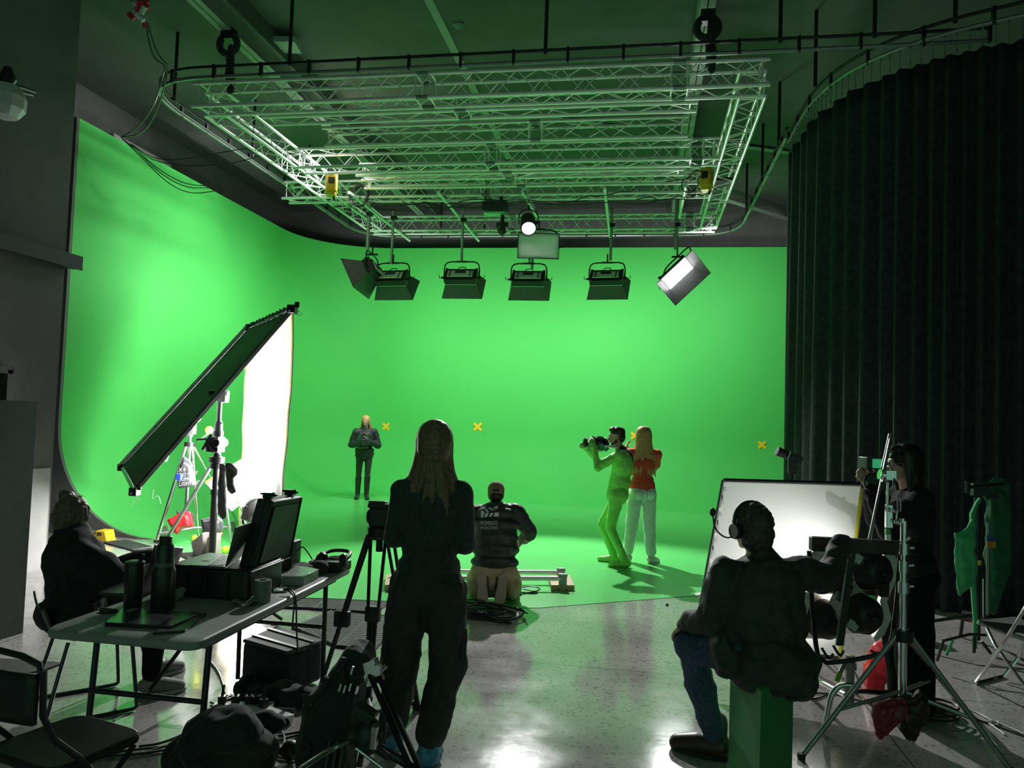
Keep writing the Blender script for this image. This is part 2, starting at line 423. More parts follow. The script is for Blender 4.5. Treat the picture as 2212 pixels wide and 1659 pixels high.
rail([p+V((0,0,ZT)) for p in cp], [(1.95,9.6),(3.0,8.2),(5.0,7.35)])
# ================================================================== TRUSSES
RC = .024
def zig(p0, p1, q0, q1, step):      # zigzag between two parallel chords
    L = (p1-p0).length; n = max(2, int(round(L/step))); P = []
    for i in range(n+1): P.append((p0.lerp(p1, i/n)) if i % 2 == 0 else (q0.lerp(q1, i/n)))
    return P
def beam(parent, p0, p1, sec, name='truss_beam', step=.26, joints=(), pairs=None):
    """sec: cross-section offsets (side, up) of the chords"""
    p0, p1 = V(p0), V(p1); d = (p1-p0).normalized(); s = V((d.y, -d.x, 0)); up = V((0,0,1))
    O = [s*a + up*c for a, c in sec]; n = len(O)
    first = None
    for k, o in enumerate(O):
        t = MB().cyl(p0+o, p1+o, RC, n=10).build('chord' if first else name, TRUSS, first or parent, w=True)
        if first is None: first = t
    for k in range(n):
        o, q = O[k], O[(k+1) % n]
        MB().tube(zig(p0+o, p1+o, p0+q, p1+q, step), .009, n=6).build('lattice', TRUSS, first, w=True)
    ends = [0.0, 1.0]
    L = (p1-p0).length
    for e in list(joints) + [.02/L*4, 1-.02/L*4]:
        c = p0.lerp(p1, e)
        for dl in ((-.09, .09) if e in joints else (0,)):
            b = MB(); b.tube([c+d*dl+o for o in O], .010, n=6, closed=True)
            b.build('end_frame', TRUSS, first, w=True)
        if e in joints:
            for o in O: MB().cyl(c+o-d*.07, c+o+d*.07, .030, n=8).build('coupler', GREYM, first, w=True)
    return first
BX = [(0,0),(-.29,0),(-.29,.29),(0,.29)]         # box section: first chord lowest nearest
X0, X1, Y0, Y1, ZB = -5.68, 1.28, 8.64, 15.25, 5.53
ring = thing('truss_grid', 'large rectangular aluminium box-truss grid hanging under the dark ceiling', 'truss', ((X0+X1)/2, (Y0+Y1)/2, ZB))
beam(ring, (X0, Y0, ZB), (X1, Y0, ZB), BX, joints=(.43, .86))
beam(ring, (X0, Y1-.29, ZB), (X1, Y1-.29, ZB), BX, joints=(.43, .93))
beam(ring, (X0+.29, Y0+.3, ZB), (X0+.29, Y1-.3, ZB), [(0,0),(-.29,0),(-.29,.29),(0,.29)], joints=(.37,.70))
beam(ring, (X1, Y0+.3, ZB), (X1, Y1-.3, ZB), [(0,0),(-.29,0),(-.29,.29),(0,.29)], joints=(.37,.70))
beam(ring, (X0+.3, 11.0, ZB), (X1-.3, 11.0, ZB), BX, joints=(.48, .95))
beam(ring, (X0-.75, 12.6, ZB), (X1-.3, 12.6, ZB), BX, joints=(.5, .96))
def tri(x0, x1, y, z, label, up=True, joints=(.48,)):
    t = thing('triangular_truss', label, 'truss', ((x0+x1)/2, y, z))
    sec = [(0,0),(-.25,0),(-.125,.22)] if up else [(0,.22),(-.25,.22),(-.125,0)]
    beam(t, (x0, y, z), (x1, y, z), sec, step=.36, joints=joints); return t
tri(-4.95, .53, 9.05, 5.53, 'triangular aluminium truss lying just behind the near beam of the grid')
tri(-4.75, .50, 10.45, 5.70, 'triangular aluminium truss between the near beam and the middle beam', up=False, joints=(.6,))
tri(-4.6, .50, 11.45, 5.53, 'triangular aluminium truss tight behind the middle beam')
tri(-4.75, .85, 12.1, 5.56, 'triangular aluminium truss in front of the beam carrying the lamp pipes', up=False)
# pipes under the rear of the grid ---------------------------------------
def pipe(a, c, label):
    a, c = V(a), V(c); d = (c-a).normalized()
    t = thing('scaffold_pipe', label, 'pipe', (a+c)/2, group=None)
    MB().tube([a, c], .026, n=12).build('tube', TRUSS, t, w=True)
    for e in (.12, .88):
        p = a.lerp(c, e); b = MB(); b.box(p+V((0,0,.035)), (.07,.05,.06)); b.build('clamp', GREYM, t, w=True)
ZP = 5.46
PIP = {}
for k, (a, c, lab) in enumerate((((754,416),(885,520),'leftmost aluminium pipe slung under the rear of the truss grid'),
        ((947,416),(1034,520),'second aluminium pipe from the left under the grid, above the second lamp'),
        ((1128,414),(1160,468),'middle aluminium pipe under the grid holding the bright spotlight'),
        ((1306,406),(1318,512),'aluminium pipe under the grid above the fourth lamp with a cable wound round it'),
        ((1481,402),(1468,470),'rightmost aluminium pipe under the grid beside the yellow hoist'))):
    pipe(G(*a, ZP), G(*c, ZP), lab)
# drop poles --------------------------------------------------------------
POLEM = mat('galvanised_pole', (.42, .43, .42), .4, .7, var=.08)
def pole(px, y0, y1, d, label, r=.026):
    a = D(px, y0, d); c = D(px, y1, d); z0, z1 = a.z, c.z
    x, y = a.x, a.y
    t = thing('drop_pole', label, 'pole', (x, y, z1))
    MB().cyl((x,y,z1),(x,y,z0), r, n=12).build('tube', POLEM, t, w=True)
    b = MB(); b.lathe([(r+.008,0),(r+.008,.04)], (x,y,z0-.03), n=12); b.cyl((x-.05,y,z0-.01),(x+.05,y,z0-.01), .008)
    b.build('top_collar', GREYM, t, w=True)
    MB().box((x+.02, y-.01, 5.42), (.10,.10,.07)).build('pipe_clamp', BLKM, t, w=True)
    return (x, y, z1)
# studio lamps with barn doors --------------------------------------------
LEAF = mat('black_barn_door', (.10, .105, .105), .5, .1, var=.1)
SILV = mat('silver_lamp_panel', (.75, .77, .77), .35, .3, var=.25, scale=30)
LIT = mat('lit_lamp_panel', (1, 1, 1), .5, emit=(1, .98, 1), es=9)
OFF = mat('dark_lamp_panel', (.5, .5, .48), .5)
def leaf(b, e0, e1, o0, o1, t=.006): b.slab(e0, e1, o1, o0, t)
def studio_lamp(c, face, upv, label, lit=False, soft=False, pole_xy=None, flare=.45, L=.27, tag_text=False, yoke=True, handle=True):
    c = V(c); f = V(face).normalized(); u = V(upv); u = (u-f*u.dot(f)).normalized(); r = f.cross(u)
    M = Matrix((r, f, u)).transposed().to_4x4()         # local: x right, y facing, z up
    t = thing('studio_lamp', label, 'lamp', c, group=None)
    def bl(b, nm, m, **k): return b.xf(M).build(nm, m, t, **k)
    W, H, T = .60, .28, .13
    b = MB(); b.box((0,-.02,0), (W, T, H)); b.box((0,-.10,0), (W*.86, .06, H*.72)); b.box((-W*.47,-.05,0),(.05,.12,H*1.05)); b.box((W*.47,-.05,0),(.05,.12,H*1.05))
    body = bl(b, 'housing', BLKP, bevel=.006)
    b = MB(); b.box((0,-.135,-.035), (W*.80, .014, .15)); b.xf(M).build('rear_panel', SILV, body)
    b = MB(); 
    for x in (-.19, .19): b.box((x,-.146,-.035), (.018,.012,.16))
    b.box((0,-.146,-.002), (.20,.014,.05)); b.xf(M).build('rear_bars', BLKP, body)
    b = MB(); b.box((0, .048, 0), (W*.94, .01, H*.9)); b.xf(M).build('diffuser', LIT if lit else OFF, body)
    if handle:
        b = MB(); b.tube([V((-.08,-.08,H/2)), V((-.05,-.09,H/2+.05)), V((.05,-.09,H/2+.05)), V((.08,-.08,H/2))], .009, n=6); bl(b, 'handle', BLKP)
    y0 = .05; w, h = W/2, H/2; k = flare; Lc = L*math.cos(k); Ls = L*math.sin(k)
    P = {}
    inn = [V((-w,y0,-h)), V((w,y0,-h)), V((w,y0,h)), V((-w,y0,h))]
    out = [V((-w-Ls*.75,y0+Lc,-h-Ls)), V((w+Ls*.75,y0+Lc,-h-Ls)), V((w+Ls*.75,y0+Lc,h+Ls)), V((-w-Ls*.75,y0+Lc,h+Ls))]
    if soft:
        b = MB()
        for i in range(4): leaf(b, inn[i], inn[(i+1)%4], out[i], out[(i+1)%4])
        bl(b, 'softbox_skirt', BLKC)
        b = MB(); b.grid(lambda a, c2: V((out[0].x*(1-a)+out[1].x*a, y0+Lc-.01-.03*math.sin(PI*a)*math.sin(PI*c2), out[0].z*(1-c2)+out[3].z*c2)), 10, 6)
        bl(b, 'diffusion_cloth', mat('diffusion_cloth', (.93,.95,.93), .8, var=.03), solid=.003)
        b = MB(); b.tube([o*1.0 for o in out], .008, n=6, closed=True); bl(b, 'rim', BLKP)
    else:
        for i, nm in enumerate(('barn_door',)*4):
            b = MB(); leaf(b, inn[i], inn[(i+1)%4], out[i], out[(i+1)%4]); lf = bl(b, nm, LEAF)
            if tag_text and i in (1, 3):
                vs, fs = text_mesh('LIGHT', .05); bb = MB()
                pass
    if yoke:
        # stirrup in a plane through the body axis, tilted back towards the pole
        w2 = W/2+.035; top = c + V((0,0,.30)); 
        a0 = c + r*w2; a1 = c - r*w2
        b = MB(); P = [a0, a0*.25+(a0+V((0,0,.30)))*.75, (a0+V((0,0,.30)))*.8+top*.2, top, (a1+V((0,0,.30)))*.8+top*.2, a1*.25+(a1+V((0,0,.30)))*.75, a1]
        b.tube([p-c for p in P], .013, n=8, smooth=1); y = b.build('yoke', BLKM, t)
        b = MB(); b.cyl(top-c-V((0,0,.0)), top-c+V((0,0,.16)), .014); b.box(top-c, (.2,.05,.03)); b.build('spigot', BLKM, y)
        for a, sgn in ((a0, 1), (a1, -1)):
            b = MB(); b.cyl(a-c-r*.02*sgn, a-c+r*.05*sgn, .022); b.tube([a-c+r*.05*sgn, a-c+r*.09*sgn+V((0,0,-.01)), a-c+r*.10*sgn+V((0,0,.05))], .007, n=6); b.build('tilt_knob', BLKP, y)
    return t
DL = 14.2
fdir = V((.0, .80, -.60))
heads = [(848, 603, .10, 'black studio lamp with open barn doors, hanging second from the left'),
         (997, 600, .0, 'black studio lamp with open barn doors, hanging under the second pipe'),
         (1142, 604, -.02, 'black studio lamp with open barn doors, hanging below the unlit softbox lamp'),
         (1311, 602, .12, 'black studio lamp with open barn doors, next to the lit lamp on its left')]
tops = [(850,458), (1001,452), (1150,555), (1322,450)]
plab = ['galvanised drop pole holding the second lamp from the left', 'galvanised drop pole holding the lamp under the second pipe', 'short galvanised drop pole below the unlit softbox lamp', 'galvanised drop pole holding the fourth lamp in the row']
LAMPPOS = []
for (px, py, yw, lab), (tx, ty), pl in zip(heads, tops, plab):
    c = D(px, py, DL); f = Matrix.Rotation(-yw, 3, 'Z') @ fdir
    studio_lamp(c, f, (0,0,1), lab); LAMPPOS.append((c, f))
    pole(tx, ty, ty+113 if ty < 500 else ty+26, DL, pl)
# leftmost lamp turned sideways
c = D(803, 585, 14.0); f = V((-.80, -.05, -.42)); studio_lamp(c, f, (.15,.1,1), 'black studio lamp turned sideways with wide barn doors, leftmost of the row', flare=.5, L=.34); LAMPPOS.append((c, f))
pole(798, 440, 540, 14.0, 'thick galvanised drop pole holding the leftmost sideways lamp', .034)
# lit lamp at right: long axis tilted, facing down-left
c = D(1462, 590, 14.0); litf = (D(1330, 1150, 9)-c).normalized()
litf = V((.36,-.72,-.42)).normalized()
studio_lamp(c, litf, CR*-.68+CU*.72, 'lit white studio lamp tilted diagonally with open barn doors, rightmost of the row', lit=True, flare=.62, L=.30, handle=False)
LITC = c
pole(1463, 428, 540, 14.0, 'thick galvanised drop pole holding the lit lamp', .036)
# softbox lamp under the spotlight
c = D(1163, 532, 13.3); sf = (V((CAMP.x, CAMP.y, 2.4))-c).normalized()
studio_lamp(c - sf*.12, sf, (0,0,1), 'unlit softbox lamp with greenish white cloth front below the bright spotlight', soft=True, flare=.35, L=.22)
# bright spotlight
c = D(1142, 494, 13.0); FRC = c; ft = D(1230, 1330, 7.6); ff = (ft-c).normalized()
t = thing('fresnel_spotlight', 'round black spotlight shining brilliant white towards the camera', 'lamp', c)
b = MB(); b.lathe([(.10,-.34),(.125,-.32),(.13,-.05),(.145,-.04),(.145,.0),(.128,.005),(.125,-.03)], (0,0,0), ff, n=28, cap=False); b.lathe([(.0,-.34),(.10,-.34)], (0,0,0), ff, n=28, cap=False); b.build('housing', BLKM, t)
b = MB(); b.lathe([(.001,.012),(.06,.008),(.115,-.012)], (0,0,0), ff, n=28, cap=False); b.build('lens', mat('glowing_lens', (1,1,1), .3, emit=(1,.97,1), es=14), t)
r_ = ff.cross(V((0,0,1))).normalized()
b = MB(); b.tube([r_*.16-ff*.15, r_*.17-ff*.15+V((0,0,.2)), -ff*.15+V((0,0,.27)), -r_*.17-ff*.15+V((0,0,.2)), -r_*.16-ff*.15], .010, n=6, smooth=1); b.cyl(-ff*.15+V((0,0,.25)), -ff*.15+V((0,0,.42)), .016); b.build('yoke', BLKM, t)
# second fixture (switched off black unit) beside it
c = D(1070, 448, 12.9)
t = thing('control_box', 'black dimmer box clamped under the grid left of the bright spotlight', 'box', c)
b = MB(); b.box((0,0,0), (.42,.25,.16)); b.build('housing', BLKP, t, bevel=.01)
b = MB(); b.box((0,-.02,-.115), (.36,.2,.03)); b.build('lower_tray', mat('greenish_acrylic', (.25,.55,.40), .3), t)
b = MB(); b.box((.1,0,.12),(.05,.05,.12)); b.build('clamp', BLKM, t)
c = D(1085, 480, 12.9)
t = thing('gimbal_fixture', 'small black hanging fixture left of the bright spotlight', 'lamp', c)
MB().cyl((0,0,-.02),(0,0,.30),.035,n=10).build('stem', BLKM, t)
b = MB(); b.ell((0,0,-.1), (.09,.09,.12)); b.box((0,0,-.05), (.20,.06,.08)); b.build('head', BLKP, t)
# ================================================================== RIGGING
def hoist(px, py, d, label, rz):
    c = D(px, py, d); t = thing('chain_hoist', label, 'hoist', c, rz)
    b = MB(); b.rbox((0,0,0), (.19,.24,.30), .05); b.rbox((0,.0,-.17), (.15,.20,.06), .03); b.build('body', YELL, t, bevel=.01)
    b = MB(); b.box((0,-.122,.02), (.10,.012,.10)); b.build('nameplate', BLKP, t)
    b = MB(); b.tube([V((0,0,.14)), V((0,0,.20)), V((.03,0,.23)), V((0,0,.26)), V((-.03,0,.23))], .012, n=6); b.build('hook', BLKM, t)
    b = MB(); b.cyl((.05,0,-.19),(.05,0,-.26),.02); b.build('chain_guide', BLKM, t)
hoist(716, 397, 12.1, 'yellow chain hoist on the left side of the truss grid', .4)
hoist(1526, 386, 11.9, 'yellow chain hoist at the right side of the truss grid', -.3)
def hang(px, py, d, bx, label, zbot):
    c = D(px, py, d); c.x = bx
    t = thing('beam_hook_block', label, 'hook block', c)
    b = MB(); P = [V((.12*math.cos(a), 0, .12*math.sin(a))) for a in [2*PI*k/20 for k in range(20)]]; b.tube(P, .045, n=8, closed=True); b.build('sling', BLKC, t)
    MB().box((0,0,.12),(.16,.12,.14)).build('beam_clamp', BLKM, t)
    b = MB(); b.tube([V((0,0,-.12)), V((.03,0,-.17)), V((0,0,-.22)), V((-.03,0,-.18))], .012, n=6); b.build('shackle', CHROME, t)
    L = c.z-zbot; b = MB(); n = int(L/.05)
    for k in range(n): b.box((0,0,-.22-.05*k), (.022,.008,.04) if k % 2 else (.008,.022,.04))
    tag(b.build('chain', BLKM, t), kind='stuff')
    z = 5.95-c.z; b = MB(); b.cap((.04,0,z+.35),(.04,0,z-.02),.045,.06); b.cap((.06,.01,z),(.06,0,z-.2),.055,.045); organic('chain_bag', b, BLKC, t, vox=.015, noise=.02)
hang(492, 96, 9.5, -5.28, 'black round sling and hook on the left ceiling beam', 6.0)
hang(1484, 62, 8.5, .60, 'black round sling and hook on the right ceiling beam', 6.0)
# ceiling items
c = G(621, 97, ZC-.03)
c = D(621, 97, 10.2); t = thing('ceiling_speaker', 'square pale green box hanging below the ceiling at upper left', 'speaker', c, .15)
MB().box((0,0,0),(.30,.34,.08)).build('casing', mat('pale_box', (.42,.45,.43), .5), t, bevel=.01)
MB().cyl((0,.08,.04),(0,.08,ZC-c.z),.012).build('stem', BLKM, t)
c = G(991, 52, ZC); t = thing('smoke_detector', 'small round smoke detector on the dark ceiling', 'smoke detector', c)
MB().lathe([(.075,0),(.075,-.02),(.05,-.04),(.02,-.06),(.001,-.06)], (0,0,0), n=18).build('base', mat('grey_plastic', (.2,.21,.21), .4), t)
# cable bundle
c = D(302, 18, 9.4); t = thing('cable_drop', 'bundle of red and white connectors with cables hanging from the ceiling', 'cables', c)
rnd = random.Random(5)
for k in range(6):
    p = V((rnd.uniform(-.13,.10), rnd.uniform(-.06,.06), rnd.uniform(-.16,.14)))
    MB().cyl(p, p+V((.07*rnd.uniform(-1,1), .03, -.06)), .032).build('red_plug', RED, t)
for k in range(5):
    p = V((rnd.uniform(-.20,.12), rnd.uniform(-.06,.06), rnd.uniform(-.1,.2)))
    MB().cyl(p, p+V((.10*rnd.uniform(-1,1), .03, -.07)), .034).build('white_plug', WHITE, t)
ptsA = [D(316,50,9.4), D(322,95,9.4), D(335,130,9.4), D(358,140,9.4), D(352,165,9.4), D(335,225,9.6), D(300,275,10), D(262,297,10.2)]
ptsB = [D(320,50,9.3), D(330,90,9.3), D(345,125,9.3), D(362,138,9.3), D(362,160,9.4), D(342,235,9.6), D(310,290,10), D(262,297,10.2)]
for P in (ptsA, ptsB): MB().tube(P, .010, n=6, smooth=2).build('cable', GREYM, t, w=True)
# loose cables over the top of the cyclorama
t = thing('loose_cables', 'thin black cables drooping over the top edge of the green wall at left', 'cables', D(300,330,10.5))
for P in ([(262,297),(300,330),(350,372),(400,398),(445,402)], [(262,297),(295,325),(345,375),(400,406),(450,406)], [(262,297),(310,345),(360,395),(410,420),(470,412)], [(285,312),(330,345),(400,345),(500,325),(560,318)], [(280,310),(330,350),(420,360),(520,352),(600,320)]):
    n = len(P); MB().tube([D(x, y, 10.6+1.4*i/n) for i, (x, y) in enumerate(P)], .007, n=5, smooth=2).build('cable', BLKP, t, w=True)
# pale bits of wall above the cove
struct('trim_14', MB().box((XL+.05, 12.2, 6.15), (.1, 1.6, .35)), mat('pale_plaster', (.5,.5,.48), .7))
# cables lying in the truss
rnd = random.Random(11)
def wig(p, q, n, amp, sag=0):
    p, q = V(p), V(q); out = [p]
    for i in range(1, n):
        s = i/n; out.append(p.lerp(q, s) + V((rnd.uniform(-amp,amp), rnd.uniform(-amp,amp), rnd.uniform(-amp,amp)-sag*math.sin(PI*s))))
    return out + [q]
t = thing('truss_cabling', 'black power cables tangled along the rear beam of the truss grid', 'cables', (-2, 12.7, 5.4))
for a, c in (((-5.1,12.7,5.45),(-2.0,12.7,5.44)), ((-4.6,12.75,5.42),(-1.0,12.65,5.42)), ((-3.2,12.6,5.42),(.8,12.6,5.40)), ((-1.5,12.6,5.40),(.9,12.1,5.7)), ((-4.2,12.6,5.45),(-3.0,12.7,5.42)), ((-.2,12.6,5.42),(1.0,12.5,5.5))):
    MB().tube(wig(a, c, 14, .05, .04), .009, n=5, smooth=2).build('cable', BLKP, t, w=True)
b = MB()
P = [V((.16*math.cos(a*1.0)+rnd.uniform(-.03,.03), rnd.uniform(-.04,.04), .19*math.sin(a)+rnd.uniform(-.03,.03))) for a in [k*.55 for k in range(70)]]
cc = D(776, 448, 12.9); b.tube(P, .009, n=5, smooth=1); single('cable_coil', b, BLKP, 'tangled black cable coil hanging at the left rear of the truss', 'cable').location = cc
for px, py, d, dx, lab in ((1497,410,11.8,.0,'black cable loop drooping beside the right yellow hoist'),):
    b = MB(); b.tube([V((-.1,0,.1)),V((-.15,0,-.05)),V((0,0,-.15)),V((.14,0,0)),V((.1,0,.12)),V((.3,.02,.2))], .009, n=5, smooth=2)
    single('cable_loop', b, BLKP, lab, 'cable').location = D(px, py+8, d)
b = MB(); c0 = D(1565, 405, 11.9); b.box((0,0,0), (.30,.34,.05)); single('truss_strap', b, BLKC, 'black strap wrapped round the right side of the truss', 'strap').location = D(1561, 397, 11.9)
# old lamp on the left wall
c = D(12, 222, 6.3); t = thing('wall_lamp', 'faceted clear lamp globe on a bracket high on the left wall', 'lamp', c)
MB().lathe([(.02,.16),(.11,.14),(.155,.05),(.15,-.05),(.10,-.12),(.001,-.13)], (0,0,0), n=9).build('globe', mat('milky_acrylic', (.55,.60,.56), .3, trans=.35), t, flat=True)
MB().lathe([(.05,.16),(.07,.2),(.03,.3)], (0,0,0), n=14).build('cap', BLKM, t)
MB().tube([D(-20,168,6.3)-c, D(76,199,6.9)-c], .016, n=6).build('bracket_arm', BLKM, t)
MB().tube([D(-20,182,6.3)-c, D(70,206,6.9)-c], .010, n=6).build('bracket_arm', BLKM, t)
# ================================================================== THINGS ON THE STAGE
def hz(px): return 905+(px-1106)*.035
def stand(name, label, base, zc, feet, ztop, r=.018, m=CHROME, legm=None, colm=None, collar=.06, brace=True, cat='stand', sections=((0,.022),(.5,.018),(.75,.014)), zbot=.12, lean=None):
    """tripod stand: base = xy of column, zc = collar height, feet = xy list"""
    x, y = base[0], base[1]; t = thing(name, label, cat, (x, y, 0)); legm = legm or m; colm = colm or m
    H = ztop-zbot
    for i, (s, rr) in enumerate(sections):
        e = sections[i+1][0] if i+1 < len(sections) else 1
        b = MB().cyl((x,y,zbot+H*s), (x,y,zbot+H*e), rr, n=14)
        if i: b.lathe([(rr+.006,-.03),(rr+.012,-.03),(rr+.012,.03),(rr+.006,.03)], (x,y,zbot+H*s), n=14); b.cyl((x,y,zbot+H*s),(x+.05,y-.01,zbot+H*s+.01),.008)
        b.build('column', colm, t, w=True)
    b = MB(); b.lathe([(.03,-.03),(collar*.7,-.03),(collar*.7,.03),(.03,.03)], (x,y,zc), n=14); b.build('collar', BLKM, t, w=True)
    for fx, fy in feet:
        f = V((fx, fy, .012)); d = V((fx-x, fy-y, 0)).normalized()
        a = V((x, y, zc)) + d*.04
        lg = MB().cyl(a, f, r*.62, n=10).build('leg', legm, t, w=True)
        MB().cyl(f+V((0,0,.02)), f-V((0,0,.008)), r*.9, n=8).build('rubber_foot', RUBB, lg, w=True)
        if brace:
            MB().cyl(V((x,y,zbot+.03)), a.lerp(f, .62), r*.45, n=8).build('brace', legm, t, w=True)
    return t
def saddlebag(name, label, m, c, rz, sx=.16, sy=.10, sz=.22, gap=.06, extra=None):
    """two filled pouches hanging either side of a bar"""
    t = thing(name, label, 'sandbag', c, rz)
    for s in (-1, 1):
        b = MB(); b.ell((s*(gap+sx*.35),0,-sz*.55), (sx*.5,sy,sz*.5)); b.ell((s*(gap+sx*.45),0,-sz*.8), (sx*.45,sy*1.05,sz*.28)); b.box((s*gap,0,-sz*.2),(sx*.3,sy*1.4,sz*.35))
        organic('pouch', b, m if not (extra and s > 0) else extra, t, vox=.012, it=4, noise=.02, nscale=.06)
    b = MB(); b.tube([V((-gap,0,-.03)), V((-gap*.6,0,.03)), V((gap*.6,0,.03)), V((gap,0,-.03))], .012, n=6, smooth=1); b.build('strap', BLKC, t)
    return t
# marker crosses on the back wall ----------------------------------------
for px, py, s, lab in ((762,924,.13,'yellow tape cross on the green wall behind the woman in black'), (834,921,.13,'yellow tape cross on the green wall just right of the woman in black'),
        (1032,922,.155,'yellow tape cross on the green wall, above the kneeling person'), (1646,961,.13,'yellow tape cross at the far right of the green wall'), (1371,941,.13,'yellow tape cross peeking between the two people on the right')):
    r = ray(px, py); c = CAMP + r*((CY-.012)/r.y)
    b = MB()
    for a in (.72, -.78): b.box((c.x, c.y-(.004 if a < 0 else 0), c.z), (s*1.6, .006, .06), rot=(0, a, 0))
    single('tape_cross', b, YTAPE, lab, 'tape mark')
# tilted frame with black cloth ------------------------------------------
T1, T2, B1, B2 = D(540,708,10.4), D(632,668,8.25), D(264,1010,10.4), D(291,1062,8.4)
nrm = (T1-T2).cross(B2-T2).normalized()
if nrm.z < 0: nrm = -nrm
t = thing('diffusion_frame', 'large tilted square frame covered with black cloth on a crank stand', 'frame', (B2+T1)/2)
def fbar(a, c, r=.022, m=GREYM, nm='frame_tube'):
    b = MB(); b.tube([a, a.lerp(c,.5), c], r, n=4); return b.build(nm, m, t, w=True)
fbar(T1+nrm*.035, B1+nrm*.035, .032, mat('white_sleeve', (.65,.66,.63), .6)); fbar(T2, B2, .026, BLKM); fbar(T1, T2, .026); fbar(B1, B2, .026)
b = MB(); b.grid(lambda a, c: B1.lerp(B2, a*.98+.01).lerp(T1.lerp(T2, a*.98+.01), c*.98+.01) + nrm*(.012-.05*math.sin(PI*a)*(.4+.6*math.sin(c*9)**2)*.6), 14, 40)
b.build('black_cloth', mat('black_grip_cloth', (.075,.078,.075), .8, var=.12, scale=5), t, w=True, solid=.004)
for c in (T2, B2, B1, T1):
    b = MB(); b.box(c, (.09,.09,.09)); b.cyl(c+V((0,-.08,-.02)), c+V((0,.08,.04)), .012); b.box(c+V((.05,0,.05)), (.05,.02,.06)); b.build('corner_clamp', BLKM, t, w=True, bevel=.008)
rnd = random.Random(2)
for c in (T2+V((.02,0,.04)), B2, B1, B2+V((.02,.3,0))):
    b = MB()
    for k in range(1):
        P = [c, c+V((rnd.uniform(-.05,.05),0,-.05)), c+V((rnd.uniform(-.12,.12),.02,-.12)), c+V((rnd.uniform(-.14,.14),0,-.05)), c+V((rnd.uniform(-.1,.1),0,-.16))]; b.tube(P, .003, n=4, smooth=2)
    b.build('tie_cord', WHITE, t, w=True)
for s in (.32, .62): 
    c = T2.lerp(B2, s); b = MB(); P = [c, c+V((.03,0,-.02)), c+V((.06,0,.08)), c+V((.0,0,.05)), c+V((-.06,0,-.10)), c+V((-.08,0,-.14))]; b.tube(P, .004, n=4, smooth=2); b.build('tie_cord', WHITE, t, w=True)
b = MB()
for k in range(14):
    p = T1.lerp(T2, .05+.9*k/13); q = T1.lerp(T2, .05+.9*(k+.5)/13)+nrm*.05
    b.v += []; 
P = [T1.lerp(T2, .03+.94*k/40) + nrm*(.035+.02*math.sin(k*1.9)) for k in range(41)]; b.tube(P, .012, n=5); b.build('gathered_cloth_edge', BLKC, t, w=True)
P = [T1.lerp(T2, .2+.72*k/30) + nrm*(.02) + (B2-T2)*(.015+.006*math.sin(k*1.3)) for k in range(31)]; MB().tube(P, .010, n=5).build('edge_cord', WHITE, t, w=True)
# white cloth hanging from its top edge
M1, M2 = T1.copy(), T2.copy()
hor = (M2-M1); hor.z = 0; hor.normalize(); hn = V((-hor.y, hor.x, 0))
if hn.dot(V((-1,0,0))) < 0: hn = -hn
HC = (M1.z+M2.z)/2-.03
MUSL = mat('white_bounce_cloth', (.86,.86,.86), .75, var=.02, scale=3)
t = thing('bounce_cloth', 'tall white bounce cloth with yellow edges hanging straight down, brightly lit', 'cloth', (M1.x, M1.y, 0))
WL = (V((M2.x-M1.x, M2.y-M1.y, 0))).length
def mf(a, c):
    p = V((M1.x, M1.y, 0)) + hor*(WL*(a*(1-.04*c)+.02*c)); z = HC - c*(HC-.10)
    o = .02*math.sin(a*17+c*2)*min(1, c*4+.2) + .012*math.sin(a*41+c*6) + .01*math.sin(c*30+a*8)*c
    return p + hn*o + V((0,0,z))
b = MB().grid(mf, 60, 60); b.build('cloth', MUSL, t, w=True, solid=.003)
for a, w_ in ((.0,.035), (1.0,.035)):
    b = MB(); P = [mf(a, k/60) + hor*(.02*(1 if a == 0 else -1)) + hn*.012 for k in range(61)]
    vs = []; 
    for p in P: vs += [p-hor*w_/2, p+hor*w_/2]
    b.add(vs, [(2*i, 2*i+1, 2*i+3, 2*i+2) for i in range(60)]); b.build('yellow_edge', YTAPE, t, w=True, solid=.004)
    b = MB(); P = [mf(a, k/60) + hor*(-.015*(1 if a == 0 else -1)) + hn*.004 for k in range(61)]; b.tube(P, .010, n=5); b.build('hem', WHITE, t, w=True)
# crank stand under the frame --------------------------------------------
base = D(468, 1000, 8.7)
feetA = [G(348,1186), G(503,1196), D(560,1180,10.0)]
stA = stand('crank_stand', 'tall black crank stand holding the tilted black frame', (base.x, base.y), D(473,993,8.7).z, [(p.x,p.y) for p in feetA], D(482,860,8.7).z, r=.032, m=GREYM, legm=GREYM, colm=BLKM, collar=.12, sections=((0,.040),(.42,.036),(.58,.052),(.64,.030),(.78,.045),(.84,.026)), brace=False, zbot=.05)
b = MB(); c = D(482,856,8.7); b.box(c, (.10,.10,.14)); b.cyl(c+V((-.16,0,.03)), c+V((.06,0,.03)), .04); b.build('swivel_head', BLKM, stA, w=True, bevel=.01)
b = MB(); c = D(466,960,8.6); b.box(c, (.14,.16,.17)); b.cyl(c+V((.05,-.1,.02)), c+V((.05,.1,.02)), .05); b.build('winch_box', BLKM, stA, w=True, bevel=.01)
b = MB(); b.tube([D(462,978,8.5), D(445,948,8.5), D(425,950,8.5)], .014, n=6); b.box(D(448,955,8.5),(.03,.03,.2), rot=(0,.5,0)); b.build('crank_handle', BLKM, stA, w=True)
